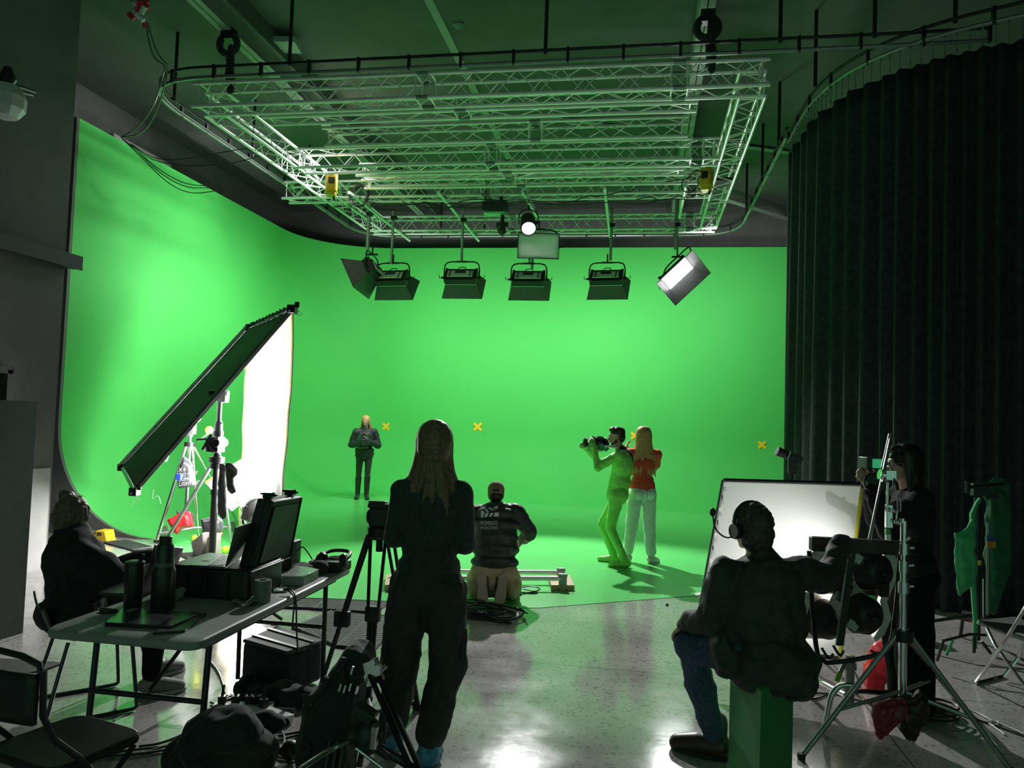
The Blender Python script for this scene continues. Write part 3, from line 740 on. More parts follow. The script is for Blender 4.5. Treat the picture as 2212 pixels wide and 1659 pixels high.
# chromed stand behind
base = D(408, 1000, 10.1)
fB = [G(338,1172), G(524,1150), G(430,1165)]
stB = stand('lighting_stand', 'chromed tripod stand with blue tape on one leg behind the tilted frame', (base.x, base.y), D(411,960,10.1).z, [(p.x,p.y) for p in fB], D(415,905,10.1).z, r=.038, m=CHROME, collar=.10, brace=False, sections=((0,.028),(.55,.022),(.85,.03),(.9,.02)), zbot=.25)
b = MB(); c = D(387,1030,9.6); b.box(c, (.06,.05,.07)); b.build('blue_tape', mat('blue_tape', (.02,.06,.65), .5), stB, w=True)
b = MB(); b.tube([D(345,1153,10), D(420,1140,10.3), D(500,1138,10.4)], .02, n=8); b.build('spreader_bar', GREYM, stB, w=True)
for px, py in ((356,1152),(503,1141)):
    p = G(px, py+7); b = MB(); b.cyl(p+V((-.02,0,.055)), p+V((.02,0,.055)), .055, n=16); b.box(p+V((0,0,.12)),(.05,.04,.05)); b.build('caster', GREYM, stB, w=True)
b = MB(); b.box(D(414,925,10.0), (.10,.08,.16)); b.build('locking_head', GREYM, stB, w=True, bevel=.01)
def ball(px, py, d, r, lab, onfloor=True):
    p = G(px, py) if onfloor else D(px, py, d)
    if onfloor: p.z = r
    b = MB().ell((0,0,0), r, n=20, m=12); o = single('tennis_ball', b, mat('tennis_ball_felt', (.72,.80,.05), .8), lab, 'ball'); o.location = (p.x, p.y, p.z-r)
    return p
ball(420, 1169, 0, .042, 'yellow ball on the green floor under the chromed stand'); ball(487, 1196, 0, .048, 'yellow ball on the floor beside the crank stand foot'); ball(452, 929, 9.4, .048, 'yellow ball on an arm high between the two stands', False)
t = thing('ball_boom', 'thin black arm reaching from the crank stand to the high yellow ball', 'arm', D(460,960,9.0))
MB().tube([D(452,936,9.4), D(464,955,9.0), D(462,958,8.9)], .010, n=6).build('rod', BLKM, t, w=True); MB().tube([D(450,936,9.4), D(428,952,9.8)], .010, n=6).build('rod', GREYM, t, w=True)
# cord loop
b = MB(); b.tube([V((0,0,.0)),V((-.03,0,.08)),V((.02,0,.13)),V((.07,0,.09)),V((.05,0,-.01)),V((0,.01,-.05))], .008, n=5, smooth=2, closed=True); single('rope_loop', b, WHITE, 'small loop of pale rope on the chromed stand head', 'rope').location = D(428,912,10.0)
b = MB()
for k in range(3): b.tube([V((0,0,0)),V((-.04-.03*k,0,-.1)),V((.02,0,-.22+.03*k)),V((.05,0,-.08)),V((.12,0,.02)),V((.10,0,.06))], .006, n=5, smooth=2)
single('rope_coil', b, WHITE, 'hanging coil of pale rope under the tilted frame', 'rope').location = D(362,998,9.4)
# bags on the stands
def pillow(name, label, m, poly, d, th=.07, cat='bag', noise=.015, nm='cover', sub=None):
    P = [D(x, y, d) for x, y in poly]; c = V((0,0,0))
    for p in P: c += p
    c /= len(P); t = thing(name, label, cat, (c.x, c.y, min(p.z for p in P)))
    b = MB(); 
    bk = [p+HF*th*.2 for p in P]; b.prism([p-HF*th*.2 for p in P], HF*th*.4)
    b.prism([c+(p-c)*.72-HF*th*.5 for p in P], HF*th)
    organic(nm, b, m, t, w=True, vox=.012 if d > 6 else .008, it=7, noise=noise, nscale=.08); return t
bg = pillow('sandbag', 'grey sandbag with white handwriting hanging on the chromed stand', mat('grey_canvas', (.06,.063,.07), .8, var=.15), [(398,985),(415,1000),(421,1040),(420,1050),(388,1056),(384,1046),(386,1010)], 9.8, .12)
for k, (s, y) in enumerate((('X 8', 1019), ('DO NOT', 1030), ('LUMOS', 1040), ('LIGHTING', 1050))):
    vs, fs = text_mesh(s, .065); b = MB(); o = D(386, y, 9.66)
    b.add([o + HR*v.x*.9 + V((0,0,1))*v.y + HR.cross(V((0,0,1)))*0 + V((0,0,v.x*.12)) for v in vs], fs); b.build('handwriting', WHITE, bg, w=True)
pillow('sandbag', 'bright red sandbag hanging on the bar of the chromed stand', RED, [(361,1122),(398,1105),(412,1106),(419,1138),(392,1140),(384,1156),(374,1146)], 9.9, .14)
pillow('sandbag', 'dark cloth bag hanging behind the bright red sandbag', BLKC, [(380,1100),(386,1106),(408,1100),(418,1112),(420,1135),(385,1125)], 10.05, .1)
pillow('plastic_bag', 'shiny black plastic bag beside the base of the crank stand', mat('black_plastic_film', (.05,.05,.055), .22), [(436,1120),(470,1115),(482,1125),(480,1150),(440,1156)], 9.3, .2, noise=.03)
pillow('plastic_bag', 'small orange sandbag tail below the shiny black bag', mat('orange_vinyl', (.6,.12,.02), .5), [(474,1150),(482,1148),(478,1163)], 9.3, .06)
pillow('black_flag', 'black cloth flag folded over the crank stand', BLKC, [(486,1000),(498,998),(515,1014),(513,1026),(505,1030),(505,1050),(512,1062),(500,1069),(490,1060)], 8.4, .07)
pillow('black_flag', 'long black cloth strip hanging down the crank stand column', BLKC, [(474,1000),(488,1003),(490,1060),(490,1115),(482,1124),(470,1110),(471,1050)], 8.5, .07)
# saddle bag on the floor by the stand
p = G(447,1204)
t = thing('sandbag', 'beige grey leather sandbag slumped at the foot of the crank stand', 'sandbag', p, -.2)
for s, a in ((-1,.5),(1,.6)):
    b = MB(); b.prism([V((s*.03,-.06,.30)), V((s*.20,-.06,.17)), V((s*.16,-.06,0)), V((s*.0,-.06,.0))] if s < 0 else [V((.02,-.06,.0)), V((.16,-.06,.0)), V((.15,-.06,.30)), V((.03,-.06,.24))], (0,.12,0))
    organic('pouch', b, mat('beige_leather', (.22,.20,.18), .5), t, vox=.012, it=6, noise=.015, nscale=.08)
# reflector board ---------------------------------------------------------
Q = [D(538,984,9.2), D(582,1036,9.5), D(500,1103,9.3), D(444,1042,9.0)]
t = thing('reflector_board', 'square clear and gold reflector board with yellow tape edges standing on its corner', 'reflector', (Q[2].x, Q[2].y, Q[2].z))
qn = (Q[1]-Q[0]).cross(Q[3]-Q[0]).normalized()
b = MB(); b.grid(lambda a, c: Q[0].lerp(Q[1],a).lerp(Q[3].lerp(Q[2],a),c) + qn*.012*math.sin(a*9+c*5), 12, 12); b.build('foil', mat('pale_gold_foil', (.80,.72,.55), .28, .5, var=.2, scale=5, bump=.3), t, w=True, solid=.006)
for i in range(4): MB().tube([Q[i], Q[(i+1)%4]], .014, n=5).build('edge', YTAPE if i in (0, 3) else GREYM, t, w=True)
# HMI lamp
c = D(558, 1100, 8.8); LAMPL = c
aim = (V((-3.0,9.9,1.5)) - c); aim = (mf(.45,.45)+hn*0-c).normalized(); side = (D(520,1060,9.2)-c).normalized()
aim = (side*.75+V((0,0,.35))).normalized(); HMIAIM = aim
t = thing('open_face_lamp', 'round grey lamp head pointing up at the reflector board, very bright', 'lamp', c)
b = MB(); b.lathe([(.10,-.16),(.135,-.12),(.14,.02),(.15,.03),(.15,.05),(.13,.05)], (0,0,0), aim, n=22); b.build('housing', mat('grey_lamp_housing', (.16,.16,.155), .4, .3), t)
b = MB(); b.lathe([(.001,.055),(.12,.052),(.12,.045)], (0,0,0), aim, n=22); b.build('lens', mat('glowing_lens', (1,1,1)), t)
b = MB(); b.box((-.0,-.10,-.06), (.26,.06,.16), rot=(0,.3,0)); b.lathe([(.05,0),(.05,.02),(.03,.03),(.001,.03)], (0.02,-.13,-.05), (0,-1,0), n=16); b.build('ballast_side', mat('dark_grey_casting', (.09,.09,.085), .45), t, bevel=.012)
b = MB(); b.tube([V((-.18,0,.02)),V((-.18,0,-.22)),V((0,0,-.26)),V((.18,0,-.22)),V((.18,0,.02))], .014, n=6, smooth=1); b.build('yoke', BLKM, t)
base = c+V((.05,0,0)); stand('lighting_stand', 'short silver stand carrying the very bright lamp head', (base.x, base.y), .45, [(base.x-.35,base.y-.15),(base.x+.3,base.y-.2),(base.x+.05,base.y+.4)], c.z-.26, r=.03, brace=False, sections=((0,.022),(.6,.016)))
# yellow cable reel and mats ---------------------------------------------
p = G(224,1168); t = thing('cable_reel', 'small yellow box light on the floor by the left end of the green wall', 'box', p, .1)
b = MB(); b.prism([V((-.12,-.1,0)),V((.12,-.1,0)),V((.10,-.1,.03)),V((.07,-.1,.14)),V((-.06,-.1,.14)),V((-.10,-.1,.03))], (0,.2,0)); b.build('body', YELL, t, bevel=.012)
MB().box((0,-.105,.10),(.05,.012,.04)).build('switch', BLKP, t)
MB().ell((-.17,0,.07),(.06,.07,.07)).build('coil', BLKP, t); MB().tube([V((-.05,-.1,.01)),V((.1,-.2,.01)),V((.2,-.12,.01)),V((.12,-.02,.01))], .008, n=5, smooth=2).build('cable', BLKP, t)
def rubber_mat(c4, nu, nv, label, hole=.62, zo=0):
    P = [G(*q) for q in c4]; 
    for p in P: p.z = .002+zo
    t = .014; b = MB()
    f = lambda a, c: P[0].lerp(P[1], a).lerp(P[3].lerp(P[2], a), c)
    up = V((0,0,t))
    for i in range(nu):
        for j in range(nv):
            u0, u1, v0, v1 = i/nu, (i+1)/nu, j/nv, (j+1)/nv; cu, cv = (u0+u1)/2, (v0+v1)/2
            O = [f(u0,v0), f(u1,v0), f(u1,v1), f(u0,v1)]; I = [f(cu+(u-cu)*hole, cv+(v_-cv)*hole) for u, v_ in ((u0,v0),(u1,v0),(u1,v1),(u0,v1))]
            o = len(b.v); b.v += [p+up for p in O] + [p+up for p in I] + I
            for k in range(4):
                b.f.append((o+k, o+(k+1)%4, o+4+(k+1)%4, o+4+k)); b.f.append((o+4+k, o+4+(k+1)%4, o+8+(k+1)%4, o+8+k))
    b.slab(P[0]+up*.5, P[1]+up*.5, P[1]-up*.1, P[0]-up*.1, .004)
    for a, c in ((0,1),(1,2),(2,3),(3,0)): b.tube([P[a]+up*.5, P[c]+up*.5], .011, n=4)
    return single('rubber_mat', b, mat('grey_black_rubber', (.035,.036,.038), .55), label, 'mat', flat=True)
rubber_mat([(222,1173),(273,1169),(331,1184),(284,1190)], 20, 12, 'dark ribbed mat on the floor nearest the yellow box')
rubber_mat([(284,1190),(335,1186),(384,1198),(333,1213)], 20, 12, 'dark ribbed mat next to the one by the yellow box', zo=.001)
rubber_mat([(386,1198),(420,1195),(520,1216),(420,1218)], 20, 12, 'dark ribbed mat partly hidden by the beige sandbag')
rubber_mat([(592,1314),(630,1295),(704,1297),(676,1317)], 16, 22, 'perforated rubber mat behind the table, left one of the far pair')
rubber_mat([(676,1318),(706,1297),(838,1303),(812,1326)], 30, 22, 'perforated rubber mat behind the tripod, right one of the far pair')
rubber_mat([(632,1358),(716,1322),(800,1331),(724,1398)], 22, 30, 'perforated rubber mat beside the soft case, left of the near pair')
rubber_mat([(726,1399),(802,1331),(868,1336),(806,1408)], 20, 30, 'perforated rubber mat in front of the tripod, right of the near pair')
# dolly track -------------------------------------------------------------
def lz(px, py, z): return G(px, py, z)
t = thing('dolly_track', 'two silver track pipes on pale plywood boards beside the kneeling person', 'track', G(1030,1262))
e1, e0 = lz(1216,1250,.12), lz(846,1248,.12); 
MB().cyl(e0, e1, .024, n=14).build('pipe', TRUSS, t, w=True)
g0, g1 = lz(846,1233,.12), lz(1212,1237,.12); MB().cyl(g0, g1, .024, n=14).build('pipe', TRUSS, t, w=True)
A = [G(1190,1277), G(1241,1277), G(1231,1254), G(1184,1256)]
b = MB(); b.prism([p for p in A], (0,0,.06)); b.build('end_board', WOOD, t, w=True, bevel=.004)
for x, y in ((1207,1273), (1225,1273)): 
    p = G(x, y, .03); MB().cyl(p+V((0,.0,0)), p+V((-.0,-.03,0)), .008).build('screw_hole', BLKP, t, w=True)
A = [G(830,1277), G(850,1276), G(852,1252), G(833,1252)]; b = MB(); b.prism(A, (0,0,.06)); b.build('end_board', WOOD, t, w=True, bevel=.004)
for e in (e1, g1):
    b = MB(); b.box((e.x, e.y, .09), (.08,.06,.12)); b.box((e.x, e.y, .155), (.09,.05,.03)); b.build('pipe_bracket', mat('grey_bracket', (.35,.37,.38), .4, .4), t, w=True, bevel=.004)
# cable heap behind the standing woman -----------------------------------
rnd = random.Random(21); t = thing('cable_heap', 'heap of tangled black cable on the floor below the kneeling person', 'cables', G(1050,1325))
for k in range(9):
    c = G(1020+rnd.uniform(-20,55), 1322+rnd.uniform(-14,12)); r1 = rnd.uniform(.12,.34); r2 = r1*rnd.uniform(.3,.8); a0 = rnd.uniform(0, 3)
    P = [c + V((r1*math.cos(a0+j*.6)+rnd.uniform(-.03,.03), r2*math.sin(j*.6+a0*.5)+rnd.uniform(-.03,.03), .012+.006*k*rnd.random())) for j in range(13)]
    MB().tube(P, .008, n=5, smooth=2).build('cable', BLKP, t, w=True)
t = thing('thin_cable', 'thin black cable looping on the green floor right of the kneeling person', 'cable', G(1150,1270))
MB().tube([G(x,y,.008) for x, y in ((1080,1296),(1120,1285),(1165,1276),(1166,1268),(1135,1266),(1100,1275),(1150,1284),(1167,1280),(1130,1272))], .006, n=5, smooth=2).build('cable', BLKP, t, w=True)
# ================================================================== TABLE AND NEAR LEFT
TZ = .74
TG = mat('grey_table_plastic', (.30,.31,.30), .45, var=.06)
tb = thing('folding_table', 'long pale grey folding table loaded with laptops and bottles', 'table', (-2.25, 4.0, 0))
b = MB(); b.rbox((-2.25,4.0,TZ-.0225), (.76,1.83,.045), .07); b.build('table_top', TG, tb, w=True, bevel=.006)
FR = mat('dark_tube_steel', (.045,.047,.05), .35, .5)
for y, lab in ((3.35,'n'), (4.68,'f')):
    for x in (-2.54, -1.96):
        MB().cyl((x,y,TZ-.05), (x*1.0, y+(-.05 if y < 4 else .02), .01), .015, n=10).build('leg', FR, tb, w=True)
    b = MB(); b.cyl((-2.54,y-.03,.40), (-1.96,y-.03,.40), .013); b.build('leg_crossbar', FR, tb, w=True)
    b = MB(); b.cyl((-2.25,y,.42), (-2.25,y+(.5 if y < 4 else -.5),TZ-.05), .010); b.build('folding_brace', FR, tb, w=True)
b = MB(); b.box((-1.93,4.0,TZ-.06),(.02,1.5,.03)); b.box((-2.57,4.0,TZ-.06),(.02,1.5,.03)); b.build('under_rail', FR, tb, w=True)
def tp(px, py, z=TZ): return G(px, py, z)
# closed laptop
A = [tp(226,1344,TZ+.02), tp(372,1352,TZ+.02), tp(433,1322,TZ+.02), tp(266,1312,TZ+.02)]
t = thing('laptop', 'closed black laptop at the near end of the folding table', 'laptop', (A[0]+A[2])/2 - V((0,0,.02)))
b = MB(); b.prism([p-V((0,0,.019)) for p in A], (0,0,.010)); b.build('base', BLKP, t, w=True, bevel=.003)
b = MB(); b.prism([p-V((0,0,.008)) for p in A], (0,0,.008)); b.build('lid', mat('satin_black_lid', (.035,.036,.038), .28), t, w=True, bevel=.003)
# book/tray under its right side
A = [tp(330,1372), tp(400,1366), tp(445,1330), tp(380,1330)]
single('notebook', MB().prism([p+V((0,0,.001)) for p in A], (0,0,.010)), BLKP, 'thin black notebook peeking out under the closed laptop', 'notebook')
def bottle(px, py, d0, prof, name, label, m, parts=(), z=TZ):
    p = tp(px, py, z); t = thing(name, label, 'bottle', (p.x, p.y, z))
    MB().lathe(prof, (0,0,0), n=28).build('body', m, t)
    for nm, pr, mm in parts: MB().lathe(pr, (0,0,0), n=28).build(nm, mm, t)
    return t
DKB = mat('dark_bottle_enamel', (.02,.028,.026), .35)
t = bottle(286,1316,0, [(.036,0),(.042,.01),(.047,.215),(.046,.22)], 'tumbler', 'black insulated tumbler with straw lid on the near end of the table', DKB, [('lid', [(.047,.22),(.047,.235),(.03,.24),(.001,.24)], BLKP)])
MB().tube([V((.02,0,.235)),V((.035,0,.245)),V((.045,0,.275))], .008, n=8).build('straw', BLKP, t)
t = bottle(350,1316,0, [(.050,0),(.056,.01),(.056,.18),(.052,.20),(.045,.215),(.045,.30),(.036,.325)], 'thermos_bottle', 'big dark thermos bottle with wide cap standing behind the closed laptop', DKB, [('cap', [(.030,.318),(.030,.36),(.024,.365),(.001,.365)], BLKP), ('collar', [(.047,.215),(.047,.235)], mat('grey_band', (.12,.13,.13), .4))])
# seated woman's laptop, screen towards her
p0, p1 = tp(302,1296), tp(385,1262)
t = thing('laptop', 'open black laptop standing in front of the seated woman behind the bottle', 'laptop', (p0+p1)/2)
s0, s1 = D(334,1176,3.95), D(394,1183,4.25); a0, a1 = tp(304,1290), tp(366,1262)
b = MB(); b.slab(a0+V((0,0,.02)), a1+V((0,0,.02)), s1, s0, .008); b.build('screen', BLKP, t, w=True)
q = (V((-.22,-.04,0)))
b = MB(); b.prism([a0+V((0,0,.002)), a1+V((0,0,.002)), a1+q+V((0,0,.002)), a0+q+V((0,0,.002))], (0,0,.016)); b.build('base', BLKP, t, w=True)
b = MB()
for k in range(5):
    u = D(376,1200+6*k,4.1)-HF*.03; b.box(u, (.035,.004,.008))
b.build('sticker', mat('faint_sticker', (.2,.22,.2), .5), t, w=True)
# hard case, with lid standing open
ca = thing('hard_case', 'black hard plastic carrying case with its lid standing open on the table', 'case', (-2.2,4.02,TZ))
yb0, yb1 = 3.72, 4.16
b = MB(); cA = tp(384,1314); 
x0, x1 = -2.50, -2.02
y0c = 3.80; y1c = 4.20
b.rbox(((x0+x1)/2,(y0c+y1c)/2,TZ+.085), (x1-x0,y1c-y0c,.165), .03); b.build('base', BLKP, ca, w=True, bevel=.006)
b = MB()
for x in (-2.38,-2.26,-2.14): b.box((x, y0c-.006, TZ+.08), (.018,.014,.14))
b.rbox(((x0+x1)/2,(y0c+y1c)/2,TZ+.150), (x1-x0+.016,y1c-y0c+.016,.018), .035); b.build('ribs', BLKP, ca, w=True)
# lid: pixel corners of its outer face
L0, L1, L2, L3 = D(545,1236,4.20), D(626,1205,4.62), D(652,1072,4.68), D(587,1082,4.28)
ln = (L1-L0).cross(L3-L0).normalized()
if ln.dot(HR) < 0: ln = -ln
b = MB(); b.prism([L0,L1,L2,L3], -ln*.09); lid = b.build('lid', BLKP, ca, w=True, bevel=.012)
b = MB(); c = (L0+L1+L2+L3)/4
b.prism([c+(p-c)*.80+ln*.004 for p in (L0,L1,L2,L3)], ln*.006)
for f_ in (.97,):
    P = [c+(p-c)*f_+ln*.003 for p in (L0,L1,L2,L3)]; b.tube(P, .006, n=6, closed=True)
    P = [c+(p-c)*1.01-ln*.045 for p in (L0,L1,L2,L3)]; b.tube(P, .008, n=6, closed=True)
b.build('lid_ribs', mat('ribbed_black_plastic', (.03,.034,.034), .35), lid, w=True)
for p in (L2.lerp(L3,.15), L2.lerp(L3,.85)): b = MB(); b.box(p-ln*.05+V((0,0,.02)), (.05,.05,.03)); b.cyl(p-ln*.1+V((0,0,.02)), p+V((0,0,.025)), .006); b.build('latch', BLKM, lid, w=True)
# laptop resting on the case
zc = TZ+.17
A = [G(408,1226,zc), G(486,1230,zc), G(520,1206,zc), G(452,1199,zc)]
t = thing('laptop', 'open laptop with grey keyboard resting on the hard case', 'laptop', (A[0]+A[2])/2)
b = MB(); b.prism(A, (0,0,.014)); kb = b.build('base', mat('dark_grey_metal', (.06,.065,.065), .35, .3), t, w=True, bevel=.002)
b = MB(); f = lambda a, c: A[0].lerp(A[1],a).lerp(A[3].lerp(A[2],a),c)+V((0,0,.0145))
for i in range(5):
    for j in range(12):
        a, c = .50+.44*(i/5), .06+.88*j/12; b.prism([f(a,c), f(a+.07,c), f(a+.07,c+.058), f(a,c+.058)], (0,0,.002))
tag(b.build('keys', BLKP, kb, w=True), kind='stuff')
b = MB(); b.prism([f(.14,.35), f(.36,.35), f(.36,.65), f(.14,.65)], (0,0,.0012)); b.build('touchpad', mat('grey_pad', (.16,.17,.17), .3), kb, w=True)
S0, S1 = A[1]+V((0,0,.015)), A[2]+V((0,0,.015)); S2, S3 = D(560,1122,4.35), D(508,1139,4.05)
b = MB(); b.slab(S0, S1, S2, S3, .007); b.build('screen', mat('dark_grey_lid', (.05,.055,.055), .4), t, w=True)
# tape roll
p = tp(566,1300); t = thing('tape_roll', 'grey roll of tape standing on the table in front of the hard case', 'tape', (p.x,p.y,TZ))
MB().lathe([(.020,.115),(.042,.115),(.044,.11),(.044,.004),(.042,0),(.020,0),(.020,.115)], (0,0,0), n=28, cap=False).build('roll', mat('grey_tape', (.17,.18,.18), .5), t)
# clear box
A = [tp(606,1266), tp(655,1266), tp(688,1250), tp(640,1240)]
t = thing('clear_box', 'flat clear plastic box on the table edge', 'box', (A[0]+A[2])/2)
b = MB(); b.prism([p+V((0,0,.001)) for p in A], (0,0,.045)); b.build('tray', mat('translucent_plastic', (.55,.58,.56), .2, trans=.5), t, w=True, bevel=.004)
b = MB(); b.prism([p+V((0,0,.048)) for p in A], (0,0,.010)); b.build('lid', mat('clear_lid', (.6,.68,.62), .15, trans=.3), t, w=True, bevel=.003)
# small dark boxes behind
c = tp(632,1228); single('black_box', MB().rbox((0,0,.09),(.10,.16,.18),.015), BLKP, 'upright black box on the table behind the case lid', 'box', bevel=.006).location = (c.x-.03, c.y, TZ)
c = tp(660,1240); t = thing('black_pouch', 'soft black equipment pouch lying on the far part of the table', 'pouch', (c.x, c.y, TZ))
b = MB(); b.ell((0,0,.03),(.10,.10,.035)); b.ell((.06,.05,.04),(.07,.07,.045)); b.ell((-.05,.05,.03),(.06,.06,.03)); organic('pouch', b, BLKC, t, vox=.008, noise=.015, nscale=.05)
# headphones
c = tp(722,1216,TZ+.05); t = thing('headphones', 'large black headphones lying at the far end of the table', 'headphones', (c.x, c.y, TZ+.0))
for s in (-1, 1):
    b = MB(); b.lathe([(.02,-.022),(.04,-.02),(.046,0),(.046,.012),(.036,.022),(.018,.022)], (s*.075,-.03,.075+.0*s), (s*1.0,.2,.25), n=20); b.build('ear_cup', BLKP, t)
MB().tube([V((-.085,-.03,.08)),V((-.09,.05,.10)),V((-.05,.12,.11)),V((.05,.12,.11)),V((.09,.05,.10)),V((.085,-.03,.08))], .012, n=8, smooth=2).build('headband', BLKP, t)
c = tp(712,1232); t = thing('video_camera', 'black camera and strap beneath the headphones at the table end', 'camera', (c.x, c.y, TZ))
b = MB(); b.rbox((0,0,.035),(.24,.16,.065),.02); b.ell((.02,.05,.05),(.09,.07,.035)); organic('body', b, BLKP, t, vox=.007, it=3)
MB().tube([V((-.1,0,.03)),V((-.16,.02,.10)),V((-.20,.0,.15)),V((-.24,.0,.08)),V((-.2,0,.02))], .004, n=5, smooth=2).build('cable', BLKP, t)
# phone with charging leads hanging over the edge
c = tp(604,1274); single('phone', MB().rbox((0,0,.005),(.075,.15,.009),.01,rot=(0,0,.5)), mat('pale_phone', (.4,.48,.42), .2), 'pale phone on the table edge with black leads plugged in', 'phone').location = (c.x, c.y, TZ+.002)
t = thing('charging_cable', 'two black leads hanging from the phone down past the table edge', 'cable', tp(630,1275))
for P in (((612,1273),(628,1272),(638,1284),(640,1310),(640,1350),(643,1405)), ((612,1274),(624,1275),(637,1290),(634,1320),(632,1345),(631,1360))):
    MB().tube([D(x,y,4.25 if i > 1 else 4.3) for i, (x,y) in enumerate(P)], .005, n=5, smooth=2).build('lead', BLKP, t, w=True)
b = MB(); b.tube([V((.05*math.cos(a),.03*math.sin(a),.005+.002*a)) for a in [k*.5 for k in range(26)]], .005, n=5, smooth=1); single('coiled_lead', b, BLKP, 'small coiled black lead left of the closed laptop', 'cable').location = tp(233,1330)+V((0,0,.003))
b = MB(); b.grid(lambda a, c: V((.12*(a-.5), .16*(c-.5), .01+.012*math.sin(a*7+c*5))), 10, 10); single('crumpled_paper', b, mat('grey_paper', (.25,.26,.25), .8), 'crumpled grey tissue beside the roll of tape', 'paper', solid=.002).location = tp(535,1303)+V((0,0,.002))
b = MB(); b.ell((0,0,.03),(.035,.03,.03)); b.ell((.01,.02,.05),(.02,.02,.02)); o = organic('glass_ashtray', b, mat('greenish_glass', (.5,.62,.55), .1, trans=.6), None, vox=.006, noise=.02, nscale=.03); o.location = tp(383,1298); tag(o, 'crumpled clear wrapper between the thermos and the hard case', 'wrapper'); o.name = 'clear_wrapper'
# folding chairs ----------------------------------------------------------
CHB = mat('black_chair_vinyl', (.016,.017,.018), .45)
def folding_chair(x, y, rz, label, seat_z=.45):
    t = thing('folding_chair', label, 'chair', (x, y, 0), rz)
    b = MB(); b.rbox((0,.0,seat_z), (.40,.40,.035), .07); b.build('seat', CHB, t, bevel=.01)
    b = MB(); b.grid(lambda a, c: V((.40*(a-.5), -.27-.03*math.cos(PI*(a-.5))+.0, .65+.17*c)), 10, 5); b.build('backrest', CHB, t, solid=.02)
    for s in (-1, 1):
        MB().tube([V((s*.20,-.25,.83)),V((s*.20,-.24,.62)),V((s*.205,-.05,.43)),V((s*.215,.24,.0))], .012, n=8, smooth=1).build('side_frame', FR, t)
        MB().tube([V((s*.185,.15,.43)),V((s*.19,-.05,.25)),V((s*.20,-.28,.0))], .011, n=8).build('rear_leg', FR, t)
    MB().tube([V((-.20,-.25,.80)),V((-.17,-.25,.86)),V((.17,-.25,.86)),V((.20,-.25,.80))], .012, n=8, smooth=1).build('top_rail', FR, t)
    MB().cyl((-.21,.16,.12),(.21,.16,.12),.009).build('stretcher', FR, t)
    MB().cyl((-.19,-.20,.09),(.19,-.20,.09),.009).build('stretcher', FR, t)
    return t
p = G(70,1659,0); folding_chair(-2.14, 2.68, math.radians(-15), 'black folding chair empty in the bottom left corner')
# sled-base chair under the seated woman
t = thing('sled_chair', 'dark moulded chair on sled legs under the seated woman at the table', 'chair', (-3.14,4.10,0), math.radians(-42))
b = MB(); b.grid(lambda a, c: (V((.46*(a-.5)*(1-.1*max(0,c-.5)), .24-.48*min(c*1.9,1)-.10*max(0,c-.53), .455-.03*math.sin(PI*min(1,c*1.9))+ (max(0,c-.5)**1.0)*.28 + .05*(2*abs(a-.5))**2))), 14, 20); b.build('shell', CHB, t, solid=.012)
for s in (-1, 1):
    MB().tube([V((s*.20,.16,.43)),V((s*.24,.20,.05)),V((s*.24,.20,.015)),V((s*.24,.14,.011)),V((s*.24,-.20,.011)),V((s*.24,-.25,.015)),V((s*.24,-.25,.05)),V((s*.20,-.16,.43))], .011, n=8, smooth=1).build('sled_leg', FR, t)
MB().cyl((-.2,.15,.425),(.2,.15,.425),.009).build('cross_tube', FR, t)
# soft camera case -------------------------------------------------------
A = [G(523,1384,.27), G(599,1354,.27), G(700,1384,.27), G(619,1412,.27)]
t = thing('soft_case', 'square black padded equipment case on the floor beside the table', 'case', ((A[0]+A[2])/2).xy.to_3d())
b = MB(); Bt = [V((p.x,p.y,.015)) for p in A]; b.prism(Bt, (0,0,.25)); b.build('body', BLKC, t, w=True, bevel=.03)
b = MB(); b.prism([V((p.x,p.y,.255)) for p in A], (0,0,.025)); b.build('lid', mat('grey_black_padding', (.05,.05,.052), .7), t, w=True, bevel=.012)
for s in (.27, .72):
    a, c = A[0].lerp(A[1], s)+V((0,0,.012)), A[3].lerp(A[2], s)+V((0,0,.012)); d = (A[1]-A[0]).normalized()*.014
    b = MB(); b.prism([a-d, a+d, c+d, c-d], (0,0,.006)); b.build('strap', BLKP, t, w=True)
b = MB(); b.box(A[1].lerp(A[0],.05)+V((0,0,.022)), (.05,.05,.012)); b.build('buckle', WHITE, t, w=True)
# floor clutter -----------------------------------------------------------
def lump(name, label, cat, m, items, vox=.012, noise=.03, ns=.1, it=5, nm='body', d=None):
    c = V((0,0,0)); P = [(G(x, y, z), r) for x, y, z, r in items]
    for p, r in P: c += p
    c /= len(P); t = thing(name, label, cat, (c.x, c.y, 0)); b = MB()
    for p, r in P: b.ell((p.x, p.y, p.z), r)
    organic(nm, b, m, t, w=True, vox=vox, it=it, noise=noise, nscale=ns); return t
lump('black_jacket', 'crumpled black jacket heaped on the floor cable box', 'jacket', BLKC, [(450,1600,.25,(.12,.16,.14)), (500,1575,.32,(.15,.13,.10)), (420,1620,.2,(.08,.1,.1)), (560,1560,.25,(.14,.06,.05)), (600,1560,.2,(.07,.05,.04))], noise=.05)
lump('equipment_bag', 'big dark equipment bag on the floor at the bottom edge', 'bag', mat('charcoal_canvas', (.035,.036,.036), .85, var=.2), [(450,1640,.14,(.22,.16,.13)), (530,1640,.16,(.14,.18,.13)), (545,1610,.24,(.11,.10,.06)), (420,1655,.1,(.10,.1,.1))], noise=.04)
lump('dark_cloth', 'dark cloth bundle on the floor beside the padded case', 'cloth', BLKC, [(560,1500,.03,(.10,.10,.05)), (620,1500,.05,(.18,.12,.07)), (680,1505,.03,(.12,.1,.05)), (530,1480,.06,(.05,.12,.06))], noise=.04)
